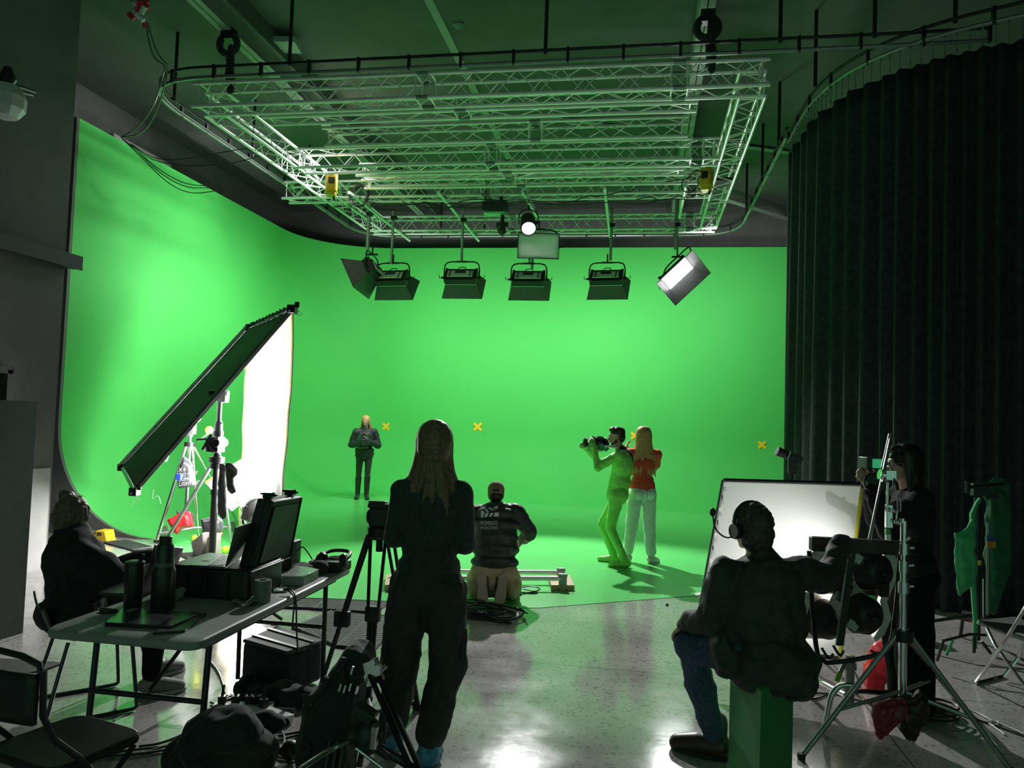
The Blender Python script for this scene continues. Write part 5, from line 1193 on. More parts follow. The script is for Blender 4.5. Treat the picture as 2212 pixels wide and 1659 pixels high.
# ================================================================== PEOPLE
def hand(b, w, d, pn, side, curl=.5, spread=.25, s=1.0):
    """w wrist, d finger direction, pn palm normal, side +1/-1 thumb side along d x pn"""
    d = V(d).normalized(); pn = V(pn); pn = (pn-d*pn.dot(d)).normalized(); l = d.cross(pn)*side
    R = Matrix((l, d, pn)).transposed()
    b.ell(w+d*.045*s, (.040*s,.052*s,.016*s), rot=R, n=12, m=8); b.cap(w-d*.03, w+d*.02*s, .026*s, .028*s, n=10)
    for i, (o, L) in enumerate(((.030,.070),(.010,.080),(-.010,.074),(-.029,.058))):
        p = w+d*(.082-.006*abs(i-1.3))*s + l*o*s; c = curl*(1+.12*i); q = p; ang = c*.5
        dd = (d + l*o*spread*6).normalized()
        for f in (.45, .32, .23):
            nd = (dd*math.cos(ang)+pn*math.sin(ang)).normalized(); e = q+nd*L*f*s; b.cap(q, e, .0098*s, .0085*s, n=8); q = e; ang += c*.75
    p = w+d*.022*s+l*.030*s; e = p+(l*.75+d*.6+pn*.35).normalized()*.040*s; b.cap(p, e, .014*s, .011*s, n=8); b.cap(e, e+(d*.9+l*.15+pn*.5*curl).normalized()*.034*s, .0105*s, .009*s, n=8)
def human(label, loc, rz, h=1.70, P=None, g=1.0, skin=None, vox=.008, tilt=0, turn=0, nod=0, hand_l=None, hand_r=None, face=False, eyes=True, name='person', brow=None):
    t = thing(name, label, 'person', loc, rz); J = {}
    S = {'pel':(0,0,.53*h),'wai':(0,.005,.61*h),'che':(0,0,.735*h),'neck':(0,-.01,.835*h),'head':(0,.012,.935*h)}
    for sd, x in (('R',1),('L',-1)):
        S.update({'s'+sd:(x*.108*h,0,.81*h),'e'+sd:(x*.15*h,-.01,.63*h),'w'+sd:(x*.165*h,.06,.49*h),'h'+sd:(x*.052*h,0,.52*h),'k'+sd:(x*.062*h,.015,.285*h),'a'+sd:(x*.065*h,-.015,.05*h)})
    S.update(P or {})
    for k, v in S.items(): J[k] = V(v)
    for sd, x in (('R',1),('L',-1)):
        if 't'+sd not in J: J['t'+sd] = J['a'+sd] + V((x*.02, .15, -.055))
    skin = skin or SKIN; b = MB()
    lat = (J['sR']-J['sL']).normalized(); sp = (J['neck']-J['pel']).normalized(); fw = sp.cross(lat)*1.0; fw = (fw if fw.y >= -1 else fw).normalized(); sp = lat.cross(fw) if lat.cross(fw).dot(sp) > 0 else -lat.cross(fw)
    if fw.cross(sp).dot(lat) < 0: fw = -fw
    RT = Matrix((lat, fw, sp)).transposed(); plat = (J['hR']-J['hL']).normalized(); psp = (J['wai']-J['pel']).normalized(); pf = psp.cross(plat).normalized(); RP = Matrix((plat, pf, psp)).transposed()
    J['RT'] = RT; J['RP'] = RP; J['fw'] = fw; J['sp'] = sp; J['lat'] = lat
    b.ell(J['pel'], (.155*g,.105*g,.12), rot=RP); b.ell(J['wai'], (.125*g,.09*g,.13), rot=RP); b.ell(J['che'], (.150*g,.10*g,.17), rot=RT); b.cap(J['sL'], J['sR'], .052)
    b.cap(J['pel'], J['che'], .10*g, .10*g); b.cap(J['neck']-sp*.06, J['head'], .052, .05)
    for sd in 'RL':
        b.cap(J['s'+sd], J['e'+sd], .048*g, .036*g); b.cap(J['e'+sd], J['w'+sd], .037*g, .026)
        b.cap(J['h'+sd], J['k'+sd], .078*g, .050*g); b.cap(J['k'+sd], J['a'+sd], .052*g, .034)
        b.cap(J['a'+sd]-V((0,0,.01)), J['t'+sd], .036, .026)
    # head frame
    HMx = RT if False else Matrix.Rotation(turn, 3, 'Z') @ Matrix.Rotation(nod, 3, 'X') @ Matrix.Rotation(tilt, 3, 'Y'); c = J['head']; J['H'] = HMx
    hp = lambda x, y, z: c + HMx @ V((x, y, z)); J['hp'] = hp
    b.ell(hp(0,-.012,.030), (.074,.094,.084), rot=HMx); b.ell(hp(0,.022,-.020), (.060,.070,.085), rot=HMx); b.ell(hp(0,.050,-.082), (.030,.030,.022), rot=HMx); b.cap(hp(.035,.0,-.065), hp(.012,.055,-.085), .024, .018); b.cap(hp(-.035,.0,-.065), hp(-.012,.055,-.085), .024, .018)
    b.cap(hp(0,.088,.012), hp(0,.106,-.022), .009, .013); b.ell(hp(0,.082,-.050), (.024,.014,.010), rot=HMx); b.cap(hp(-.034,.080,.030), hp(.034,.080,.030), .010)
    for s in (-1, 1): b.ell(hp(s*.074,-.008,-.008), (.010,.020,.030), rot=HMx)
    if hand_r: hand(b, J['wR'], *hand_r)
    if hand_l: hand(b, J['wL'], *hand_l)
    body = organic('body', b, skin, t, vox=vox, it=3, fac=.45)
    if eyes:
        for s in (-1, 1):
            e = MB().ell(hp(s*.030,.082,.008), (.013,.009,.008), rot=HMx, n=12, m=8).build('eye', mat('eye_white', (.7,.68,.65), .2), t); MB().ell(hp(s*.030,.089,.008), (.0055,.004,.0055), rot=HMx, n=10, m=6).build('iris', BLKP, e)
            MB().cap(hp(s*.016,.092,.028), hp(s*.045,.084,.027), .004, n=6).build('eyebrow', brow or mat('brown_hair', (.05,.03,.018), .6), t)
        MB().ell(hp(0,.093,-.050), (.022,.007,.006), rot=HMx, n=12, m=8).build('lips', mat('lips', (.38,.12,.10), .4), t)
    return t, J
def top(t, J, m, ex=.015, hem=-.06, sleeves=1.0, nm='jacket', vox=.010, noise=.02, ns=.10, g=1.0, collar=True, puff=0, neck=.06, flare=1.0, it=6):
    b = MB(); RT, RP, sp = J['RT'], J['RP'], J['sp']; pel, wai, che = J['pel'], J['wai'], J['che']
    b.ell(che, (.158*g+ex,.108*g+ex,.165+ex), rot=RT); b.ell(wai, (.135*g+ex,.10*g+ex,.14), rot=RP)
    hp_ = pel + (wai-pel).normalized()*(-hem*-1)*0; q = pel + (pel-wai).normalized()*(-hem-.06 if hem < -.06 else 0)
    b.ell(pel, ((.160*g+ex)*flare,(.112*g+ex)*flare,.11), rot=RP)
    dn = (pel-wai).normalized(); b.lathe([((.150*g+ex)*1.0,-.12),((.160*g+ex)*flare,0),((.165*g+ex)*flare,-hem)], pel, dn, n=24)
    b.v[-72:] = [pel + RP @ V(((RP.transposed() @ (p-pel)).x, (RP.transposed() @ (p-pel)).y*.72, (RP.transposed() @ (p-pel)).z)) for p in b.v[-72:]]
    b.cap(pel.lerp(wai,.5), che, .10*g+ex); b.cap(J['sL'], J['sR'], .056+ex*.7)
    b.cap(J['neck']-sp*.05, J['neck']+sp*.01, neck+ex*.6 if collar else .05)
    for sd in 'RL': b.cap(J['neck']-sp*.02, J['neck'].lerp(J['s'+sd],.75)-sp*.0, .055+ex*.5, .052+ex*.5)
    for sd in 'RL':
        s, e, w = J['s'+sd], J['e'+sd], J['w'+sd]
        if sleeves >= .5: b.cap(s, e, .054*g+ex, .046*g+ex)
        else: b.cap(s, s.lerp(e, sleeves*2), .054*g+ex, .048*g+ex)
        if sleeves > .5: b.cap(e, e.lerp(w, (sleeves-.5)*2*.97), .046*g+ex, .036+ex)
        if puff:
            for k in range(4): b.ell(s.lerp(e, .12+.25*k), .066+ex)
            for k in range(3): b.ell(e.lerp(w, .1+.28*k), .058+ex)
    if puff:
        a, c = pel-sp*.05, J['neck']-sp*.02; n = 5
        for k in range(n):
            f = k/(n-1); p = (pel-sp*.05).lerp(che+sp*.09, f); w_ = .178*g+ex+.02*math.sin(f*PI)
            b.ell(p, (w_, w_*.72, .078), rot=RT)
    return organic(nm, b, m, t, vox=vox, it=it, noise=noise, nscale=ns)
def pants(t, J, m, ex=.012, cuff=.12, nm='trousers', vox=.010, noise=.02, ns=.12, g=1.0, end=.9, wide=0, it=5):
    b = MB(); b.ell(J['pel'], (.158*g+ex,.112*g+ex,.12), rot=J['RP']); b.cap(J['pel'], J['pel'].lerp(J['wai'],.8), .105*g+ex)
    for sd in 'RL':
        h, k, a = J['h'+sd], J['k'+sd], J['a'+sd]
        b.cap(h, k, .084*g+ex, .056*g+ex+wide); b.cap(k, k.lerp(a, end), .058*g+ex+wide, .040+ex+wide)
        b.ell(h.lerp(J['pel'],.2)-J['fw']*.035, (.09*g+ex,.085*g+ex,.09*g), rot=J['RP'])
    return organic(nm, b, m, t, vox=vox, it=it, noise=noise, nscale=ns)
def shoes(t, J, m, sole=None, nm='shoe', ankle=.0, ex=.0, vox=.008, big=0):
    for sd in 'RL':
        a, q = J['a'+sd], J['t'+sd]; d = (q-a); dx = V((d.x, d.y, 0)); L = dx.length
        if L < .03: dx = d
        dn = d.normalized(); b = MB()
        heel = a - dx.normalized()*.035 + (V((0,0,-.03)) if L > .03 else V((0,0,0)))
        b.cap(heel, a.lerp(q,.5)+V((0,0,-.012 if L > .03 else 0)), .040+big, .044+big); b.cap(a.lerp(q,.5)+V((0,0,-.012 if L > .03 else 0)), q+dn*.02, .044+big, .034+big); b.cap(a, a+V((0,0,ankle+.02)) if L > .03 else a+ (J['k'+sd]-a).normalized()*(ankle+.02), .043+big, .045+big)
        o = organic(nm, b, m, t, vox=vox, it=4)
        if sole and L > .03:
            n = 18; pts = []
            for k in range(n):
                an = 2*PI*k/n; u = math.cos(an)*.5+.5; lw = (.046+big)*(math.sin(an)); pts.append(heel-dx.normalized()*.035 + dx.normalized()*(L+.13)*u + V((-dx.normalized().y, dx.normalized().x, 0))*lw*(.85+.25*u))
            z = min(v.co.z for v in o.data.vertices); pts = [V((p.x,p.y,max(.004,z-.004))) for p in pts]
            MB().prism(pts, (0,0,.022)).build('sole', sole, o, bevel=.004)
def hair_cap(b, J, r=.012, low=-.02, back=.05):
    hp, H = J['hp'], J['H']; b.ell(hp(0,-.020,.040), (.074+r,.092+r,.080+r), rot=H); b.ell(hp(0,-.050,.0), (.070+r,.062+r,.07+back), rot=H)
def strands(b, J, L, n=34, w=.085, y0=-.06, spread=1.2, front=False, seed=1, r=.014, zt=.05, wav=.012, lo=.7):
    hp = J['hp']; rnd = random.Random(seed)
    for i in range(n):
        a = -PI*.10 + PI*1.20*i/(n-1) if front else PI*i/(n-1)
        x, y = math.cos(a)*w, y0*0 - math.sin(a)*w*.95-.01; ll = L*rnd.uniform(lo, 1)
        P = [hp(x*.25, y*.3-.01, .120), hp(x*.72, y*.75, .103), hp(x*1.0, y*1.0, .045), hp(x*1.03, y*1.04, zt-.35*ll+rnd.uniform(-.01,.01)), hp(x*spread*.98+rnd.uniform(-wav,wav), y*1.05+rnd.uniform(-wav,wav), zt-.7*ll), hp(x*spread+rnd.uniform(-wav,wav), y*1.0+rnd.uniform(-wav,wav), zt-ll)]
        b.tube(P, [r, r*.35], n=7, smooth=1)
BLOND = mat('blond_hair', (.56,.33,.13), .45, var=.35, scale=60); BROWN = mat('brown_hair', (.05,.03,.018), .6); LBRN = mat('light_brown_hair', (.17,.11,.055), .5, var=.4, scale=50); DBR = mat('dark_brown_hair', (.025,.017,.012), .45)
# --- 1 standing woman seen from behind -----------------------------------
x, y = D(925,1250,3.95).xy
P = dict(aR=(.035,-.03,.09), aL=(-.155,.16,.09), kR=(.115,.06,.49), kL=(-.13,.12,.49), hR=(.09,0,.87), hL=(-.09,0,.87), pel=(0,0,.90), wai=(0,0,1.06), che=(.0,0,1.26), neck=(.0,.0,1.44), head=(.005,.01,1.598),
         sR=(.145,0,1.365), sL=(-.145,0,1.365), eR=(.180,.03,1.10), eL=(-.180,.05,1.12), wR=(.02,.23,1.10), wL=(-.02,.25,1.13), tR=(.06,.12,.035), tL=(-.18,.31,.035))
t, J = human('woman in dark clothes and blue shoe covers standing with arms folded, seen from behind', (x, y, 0), .25, 1.71, P, g=1.02, eyes=False, hand_r=((-1,.3,.1),(0,-1,0),1,.5), hand_l=((1,.1,0),(0,-1,0),-1,.5))
top(t, J, mat('dark_green_black_sweater', (.032,.042,.037), .85, var=.3, scale=40, sheen=.1), ex=.014, hem=.02, nm='sweater', vox=.009, noise=.02, ns=.09, g=.95, collar=True, neck=.045)
pants(t, J, mat('black_cargo_cotton', (.034,.037,.035), .85, var=.25, scale=20), ex=.022, g=1.06, wide=.018, end=.84, noise=.035, ns=.10, nm='cargo_trousers')
b = MB(); 
for s in ('R','L'): b2 = MB(); k = J['h'+s].lerp(J['k'+s],.72); b2.box(k+V((.085 if s == 'R' else -.085,0,0)), (.035,.13,.17)); organic('cargo_pocket', b2, MATS['black_cargo_cotton'], t, vox=.01, noise=.01)
b = MB(); hair_cap(b, J, r=.020); strands(b, J, .43, n=90, w=.088, spread=1.42, lo=.84, seed=4, r=.015, zt=.06, wav=.02); organic('hair', b, LBRN, t, vox=.006, it=3)
BC = mat('blue_shoe_cover', (.06,.26,.40), .35, var=.3, scale=30, bump=.4)
for s in 'RL':
    b = MB(); a, q = J['a'+s], J['t'+s]; b.ell(a.lerp(q,.45)+V((0,0,-.015)), (.062,.15,.058), rot=(0,0,-.1 if s == 'R' else .15)); b.cap(a-V((0,.02,.02)), a+V((0,0,.02)), .056,.052); organic('shoe_cover', b, BC, t, vox=.007, it=3, noise=.02, nscale=.03)
# --- 2 kneeling man -------------------------------------------------------
x, y = D(1066,1290,7.42).xy
P = dict(pel=(0,.10,.34), wai=(0,.12,.50), che=(0,.17,.69), neck=(0,.24,.88), head=(-.01,.29,1.00), sR=(.19,.2,.83), sL=(-.20,.22,.80), eR=(.345,.28,.63), eL=(-.30,.36,.60), wR=(.27,.43,.53), wL=(-.22,.5,.50),
         hR=(.10,.10,.30), hL=(-.10,.10,.30), kR=(.20,.46,.085), kL=(-.20,.46,.085), aR=(.045,.04,.20), aL=(-.085,.04,.20), tR=(.055,-.03,.045), tL=(-.105,-.03,.045))
t, J = human('man in a black puffer jacket with printed back kneeling on the floor in beige trousers', (x, y, 0), .19, 1.75, P, eyes=False, nod=-.25, hand_r=((-.3,.5,-.6),(-1,0,0),-1,.6), hand_l=((.2,.6,-.5),(1,0,0),1,.6))
PUF = mat('black_puffer_nylon', (.032,.038,.036), .55, var=.2, scale=12)
b = MB(); RT = J['RT']
for k, (yy, zz, rx, ry) in enumerate(((.06,.37,.238,.18),(.075,.49,.240,.18),(.10,.60,.232,.17),(.14,.71,.232,.165),(.18,.81,.215,.15),(.21,.875,.15,.12))): b.ell((0,yy,zz), (rx,ry,.082 if k < 5 else .06), rot=Euler((-.25,0,0)).to_matrix())
b.ell((0,.09,.56), (.225,.165,.30), rot=Euler((-.22,0,0)).to_matrix()); b.cap(J['neck']-V((0,.02,.05)), J['neck']+V((0,.0,.0)), .085, .075)
for sd in 'RL':
    s_, e_, w_ = J['s'+sd], J['e'+sd], J['w'+sd]; b.cap(J['neck'].lerp(s_,.2)-V((0,0,.03)), s_, .075, .095)
    for k in range(4): b.ell(s_.lerp(e_, .05+.27*k), .098-.006*k)
    for k in range(3): b.ell(e_.lerp(w_, .12+.30*k), .082-.010*k)
    b.cap(s_, e_, .075, .07); b.cap(e_, e_.lerp(w_,.92), .07, .052)
jk = organic('puffer_jacket', b, PUF, t, vox=.010, it=4, noise=.018, nscale=.09)
b = MB(); KH = mat('beige_cotton', (.55,.40,.24), .8, var=.1)
b.ell((0,.10,.30), (.19,.16,.15)); 
for s in (-1, 1):
    b.cap((s*.11,.08,.25), (s*.20,.46,.11), .125, .085); b.cap((s*.21,.42,.085), (s*.13,.12,.10), .075, .075); b.ell((s*.175,.08,.13), (.095,.13,.12)); b.ell((s*.12,.02,.28), (.11,.09,.10))
b.ell((0,.10,.22),(.20,.16,.20)); organic('trousers', b, KH, t, vox=.011, it=6, noise=.03, nscale=.10)
SOL = mat('tan_rubber_sole', (.46,.36,.28), .7, var=.1)
for s, xx in ((1,.055), (-1,-.095)):
    o = MB(); pr = [(.026,.0),(.038,.04),(.038,.10),(.030,.15),(.034,.20),(.030,.25),(.012,.275)]
    poly = [V((xx+w_*1.35, -.15+.07*(z/.27), .02+z)) for w_, z in pr] + [V((xx-w_*1.35, -.15+.07*(z/.27), .02+z)) for w_, z in reversed(pr)]
    b = MB(); b.prism(poly, (0,.045,.0)); b.xf(Matrix.Translation((xx,0,0)) @ Matrix.Rotation(.10*s, 4, 'Y') @ Matrix.Translation((-xx,0,0))); sh = b.build('shoe_sole', SOL, t, bevel=.008)
    b = MB(); b.cap((xx,-.07,.07), (xx-s*.005,-.02,.23), .048, .05); b.cap((xx,-.03,.2),(xx,.08,.16),.05,.05); organic('shoe', b, mat('dark_grey_knit', (.09,.085,.075), .8), t, vox=.009, it=4)
b = MB(); hp = J['hp']; b.ell(hp(0,-.012,.045), (.086,.104,.082), rot=J['H']); b.ell(hp(0,-.012,.02), (.086,.104,.06), rot=J['H']); cp_ = organic('cap', b, mat('brown_cap_cotton', (.24,.17,.09), .8), t, vox=.008, it=3)
MB().box(hp(0,-.112,.02), (.06,.012,.022)).build('cap_strap', BLKC, t, bevel=.004)
b = MB(); b.ell(hp(0,-.02,-.03), (.079,.090,.06), rot=J['H']); organic('hair', b, DBR, t, vox=.008)
# printed logo on the jacket: projected on the surface of the back
bvh = BVHTree.FromPolygons([v.co.copy() for v in jk.data.vertices], [tuple(p.vertices) for p in jk.data.polygons])
def on_back(vs, fs, nm, m):
    M = Matrix.Rotation(.0, 4, 'X'); out = []
    for v in vs:
        o = V((v.x, -1.0, v.y)); hit = bvh.ray_cast(o, V((0,1,0)))
        out.append((hit[0] if hit[0] else V((v.x, .02, v.y))) - V((0,.005,0)))
    b = MB(); b.add(out, fs); return b.build(nm, m, t)
WP = mat('white_print', (.70,.72,.70), .6)
def subdiv(vs, fs, maxl=.025):
    import bmesh
    bm = bmesh.new(); V_ = [bm.verts.new(v) for v in vs]
    for f in fs:
        try: bm.faces.new([V_[i] for i in f])
        except Exception: pass
    for _ in range(3):
        ed = [e for e in bm.edges if e.calc_length() > maxl]
        if ed: bmesh.ops.subdivide_edges(bm, edges=ed, cuts=1)
    bmesh.ops.triangulate(bm, faces=bm.faces); bm.verts.index_update()
    r = [v.co.copy() for v in bm.verts], [tuple(v.index for v in f.verts) for f in bm.faces]; bm.free(); return r
# clapper mark: coordinates in metres (x from the left of the mark, z up)
k = .96/1660*7.45/5.35
def pz(px, py): return V(((px/5.35-92)*.004488, 1.229-.000839*py, 0))
quads = [[(312,452),(333,444),(360,465),(314,488)],[(352,432),(378,420),(408,446),(382,462)],[(390,415),(418,402),(468,428),(440,440)],[(450,400),(508,384),(510,414),(478,424)],
         [(315,492),(357,473),(334,526),(316,530)],[(370,466),(408,464),(382,514),(352,520)],[(425,464),(458,460),(436,506),(406,508)],[(474,458),(520,454),(518,500),(462,502)]]
vs, fs = [], []
for q in quads: n0 = len(vs); vs += [pz(*p) for p in q]; fs.append((n0,n0+1,n0+2,n0+3))
on_back(*subdiv(vs, fs), 'printed_clapper', WP)
for s_, x0_, x1_, yb, hh in (('MOMENTS',314,516,600,.036), ('PRODUCTIONS',316,520,645,.024)):
    vs, fs = text_mesh(s_, 1.0); wd = max(v.x for v in vs); ht = max(v.y for v in vs); o = pz(x0_, yb); W2 = (x1_-x0_)*k
    vs = [V((o.x+v.x/wd*W2, o.y+v.y/ht*hh + (v.x/wd)*W2*.07, 0)) for v in vs]; on_back(*subdiv(vs, fs, .03), 'printed_name', WP)
# --- 3 far woman with a helmet -------------------------------------------
x, y = G(783,1078).xy
P = dict(pel=(0,0,.90), wai=(0,0,1.05), eR=(.27,-.03,1.11), eL=(-.27,-.03,1.11), wR=(.13,.20,1.13), wL=(-.07,.24,1.19), aR=(.105,0,.09), aL=(-.075,.06,.09), kR=(.10,.02,.49), kL=(-.08,.05,.49))
t, J = human('woman in black jacket and boots holding a helmet, standing farthest away on the green floor', (x, y, 0), 3.50, 1.70, P, nod=-.35, turn=-.1, hand_r=((-.8,.6,-.1),(0,.2,1),-1,.7), hand_l=((.4,.6,.5),(1,.3,0),-1,.7), brow=BLOND)
JB = mat('black_motor_jacket', (.022,.025,.025), .6, var=.2); top(t, J, JB, ex=.026, hem=.14, nm='jacket', flare=1.02, neck=.07, noise=.025)
pants(t, J, mat('black_leggings', (.028,.032,.031), .6), ex=.002, g=.98, nm='trousers', noise=.01)
BT = mat('black_boot_leather', (.022,.024,.024), .3)
for s in 'RL': b = MB(); b.cap(J['k'+s]-V((0,0,.05)), J['a'+s], .066,.05); b.cap(J['a'+s]-V((0,.03,.03)), J['t'+s], .052,.048); b.cap(J['t'+s], J['t'+s]+V((0,.03,0)), .046,.04); organic('boot', b, BT, t, vox=.009, it=3)
b = MB(); hair_cap(b, J, r=.010); strands(b, J, .36, n=34, w=.080, spread=1.5, front=True, seed=8, r=.020, zt=.06, wav=.03); organic('hair', b, BLOND, t, vox=.007, it=2)
M0 = Matrix.Translation((x,y,0)) @ Matrix.Rotation(3.5,4,'Z'); hc = M0 @ V((.035,.31,1.20))
t2 = thing('motorcycle_helmet', 'glossy black helmet held by the woman in black jacket', 'helmet', hc, 3.5)
HM = mat('glossy_black_shell', (.012,.014,.014), .08, coat=.5); b = MB(); b.ell((0,0,.02), (.135,.14,.14)); b.cap((-.06,.05,-.10), (.06,.05,-.11), .05); organic('shell', b, HM, t2, vox=.009, it=3); b = MB(); b.grid(lambda a, c: V((.143*math.sin((a-.5)*2.3), .148*math.cos((a-.5)*2.3), -.04+.09*c)), 14, 5); b.build('visor', mat('dark_visor', (.03,.035,.035), .04), t2, solid=.004)
# --- 4 man in the green suit ---------------------------------------------
x, y = G(1334,1222).xy
GS = mat('green_spandex_suit', (.27,.72,.13), .55, var=.08, scale=6)
P = dict(pel=(.02,.03,.86), wai=(.02,.0,1.02), che=(.0,-.02,1.24), neck=(0,.0,1.43), head=(0,.055,1.575), sR=(.15,.03,1.36), sL=(-.165,.01,1.36), eR=(.18,.27,1.22), eL=(-.17,.26,1.19), wR=(.07,.40,1.38), wL=(-.10,.31,1.41),
         hR=(.09,.02,.85), hL=(-.09,.02,.85), kR=(.15,.22,.47), kL=(-.10,.09,.46), aR=(.17,.06,.08), aL=(-.10,-.10,.08), tR=(.19,.24,.035), tL=(-.12,.07,.035))
t, J = human('man in a green full-body suit holding up a dark helmet, seen in profile', (x, y, 0), math.radians(86), 1.71, P, turn=0, nod=-.12, g=.98, hand_l=((0.05,.35,.9),(.8,.5,0),-1,.5), hand_r=((-.2,.5,.5),(-.8,.3,0),1,.5))
b = MB(); RT, RP = J['RT'], J['RP']; b.ell(J['che'], (.175,.14,.185), rot=RT); b.ell(J['wai'], (.155,.135,.16), rot=RP); b.ell(J['pel'], (.165,.14,.135), rot=RP); b.cap(J['pel'], J['che'], .13); b.cap(J['sL'], J['sR'], .062)
for s in 'RL':
    b.cap(J['s'+s], J['e'+s], .058, .047); b.cap(J['e'+s], J['w'+s], .048, .036); b.cap(J['h'+s], J['k'+s], .090, .062); b.cap(J['k'+s], J['a'+s], .062, .046); b.cap(J['a'+s]-V((0,.03,.03)), J['t'+s], .046, .036)
    b.ell(J['h'+s]-V((0,.045,-.02)), (.085,.085,.09))
organic('green_suit', b, GS, t, vox=.009, it=4, noise=.012, nscale=.06)
for s in 'RL': b = MB(); hand(b, J['w'+s], (0.05,.35,.9) if s == 'L' else (-.2,.5,.5), (.8,.5,0) if s == 'L' else (-.8,.3,0), -1 if s == 'L' else 1, .5, s=1.12); organic('glove', b, GS, t, vox=.006, it=2)
b = MB(); b.ell(J['che']+V((.03,-.045,.02)), (.125,.095,.17), rot=RT); b.ell(J['wai']+V((.05,-.05,.05)), (.06,.07,.13)); b.cap(J['neck']+V((0,-.02,-.06)), J['neck']+V((0,-.01,-.02)), .07); organic('black_top', b, mat('black_jersey', (.018,.024,.02), .8), t, vox=.009, it=4)
b = MB(); b.tube([J['neck']+V((-.07,.04,-.02)), J['neck']+V((-.075,-.04,-.015)), J['neck']+V((0,-.085,-.01)), J['neck']+V((.07,-.04,-.015))], .012, n=6, smooth=2); b.build('collar_edge', mat('pale_collar', (.45,.55,.42), .7), t)
b = MB(); hp = J['hp']; H = J['H']; b.ell(hp(0,-.020,.055), (.079,.096,.076), rot=H); b.ell(hp(0,-.055,.01), (.074,.055,.085), rot=H); b.ell(hp(0,.038,.100), (.055,.05,.032), rot=H); organic('hair', b, DBR, t, vox=.007, it=3, noise=.01, nscale=.03)
b = MB(); b.cap(hp(-.05,.01,-.06), hp(-.02,.06,-.085), .022,.018); b.cap(hp(.05,.01,-.06), hp(.02,.06,-.085), .022,.018); b.ell(hp(0,.052,-.085), (.032,.026,.022)); b.cap(hp(-.062,.005,-.045), hp(-.064,.0,-.01), .013,.008); b.cap(hp(-.02,.084,-.040), hp(.02,.084,-.040), .007); organic('beard', b, DBR, t, vox=.007, it=3)
M0 = Matrix.Translation((x,y,0)) @ Matrix.Rotation(math.radians(86),4,'Z'); hc = M0 @ V((-.01,.29,1.49))
t2 = thing('motorcycle_helmet', 'dark glossy helmet held up by the man in green', 'helmet', hc, math.radians(86))
b = MB(); b.ell((.03,-.02,-.01), (.10,.13,.10)); b.ell((.03,.06,0), (.085,.09,.085)); organic('shell', b, HM, t2, vox=.009, it=3); MB().cyl((-.06,-.10,-.03),(-.05,-.28,-.05),.018).build('silver_tube', mat('pale_metal', (.8,.8,.8), .2, .8), t2); b = MB(); b.lathe([(.05,0),(.065,.02),(.05,.04)], (.03,.14,.0), (0,1,0), n=18); b.build('rim', BLKP, t2)
MB().slab(V((-.07,-.06,.0)), V((-.075,-.16,-.06)), V((-.075,-.12,-.10)), V((-.07,-.02,-.04)), .01).build('green_visor', mat('green_glint_visor', (.02,.35,.12), .15), t2)
# --- 5 woman in the red top ----------------------------------------------
x, y = G(1383,1216).xy
P = dict(pel=(0,0,.89), wai=(0,0,1.02), aR=(.13,-.03,.09), aL=(-.15,.05,.09), kR=(.11,.03,.49), kL=(-.11,.03,.50), eL=(-.24,.13,1.20), wL=(-.15,.30,1.42), eR=(.20,.16,1.18), wR=(.06,.34,1.36), tR=(.22,.05,.035), tL=(-.20,.19,.035))
t, J = human('woman with very long blond hair in a red top and pale jeans, seen from behind', (x, y, 0), math.radians(14), 1.69, P, eyes=False, hand_l=((.2,.5,.6),(1,0,0),1,.5), hand_r=((-.2,.5,.5),(-1,0,0),-1,.5))
top(t, J, mat('red_cotton_top', (.72,.07,.04), .75, var=.08), ex=.012, hem=.02, sleeves=.36, nm='red_top', collar=False, flare=.98, noise=.015)
pants(t, J, mat('pale_grey_jeans', (.72,.78,.78), .8, var=.08, scale=20), ex=.014, g=1.0, wide=.012, end=.86, noise=.02, nm='jeans')
for s in (-1, 1):
    b = MB(); c = J['pel']+V((s*.08,-.142,-.04)); b.tube([c+V((-.05,0,.06)), c+V((.05,0,.06)), c+V((.05,.0,-.05)), c+V((0,-.004,-.075)), c+V((-.05,0,-.05))], .003, n=4, closed=True); b.build('pocket_seam', mat('seam_grey', (.15,.18,.19), .8), t)
shoes(t, J, mat('white_leather_shoe', (.72,.66,.62), .5), WHITE, ankle=.0)
for s in 'RL': b = MB(); b.cap(J['a'+s], J['a'+s]+V((0,0,.09)), .038,.042); b.build('sock', BLKC, t)
b = MB(); hair_cap(b, J, r=.012); strands(b, J, .56, n=90, w=.090, spread=1.75, seed=12, r=.026, zt=.06, wav=.02, lo=.80); organic('hair', b, BLOND, t, vox=.007, it=2)
# --- 6 seated man with headset -------------------------------------------
p0 = D(1655,1300,3.72)
P = dict(pel=(.02,.02,.67), wai=(.015,.03,.82), che=(.0,.04,.97), neck=(-.01,.06,1.13), head=(-.05,.09,1.255), sR=(.17,.05,1.05), sL=(-.18,.05,1.04), eR=(.40,.24,1.00), eL=(-.235,.10,.80), wR=(.56,.45,1.13), wL=(-.315,.27,.735),
         hR=(.10,.05,.65), hL=(-.09,.05,.66), kR=(.16,.45,.60), kL=(-.285,.30,.62), aR=(.16,.42,.12), aL=(-.10,.42,.10), tR=(.16,.56,.04), tL=(-.26,.52,.04))
t, J = human('man with headset and dark field jacket seated on the green box, seen from behind', (p0.x, p0.y, 0), YAW+.02, 1.80, P, g=1.05, eyes=False, turn=.35, nod=-.05, hand_r=((.5,.7,-.2),(0,0,-1),1,.6), hand_l=((-.3,.6,-.5),(.2,.2,-1),-1,.4))
FJ = mat('black_field_jacket', (.035,.038,.036), .75, var=.3, scale=15)
b = MB(); RT, RP = J['RT'], J['RP']
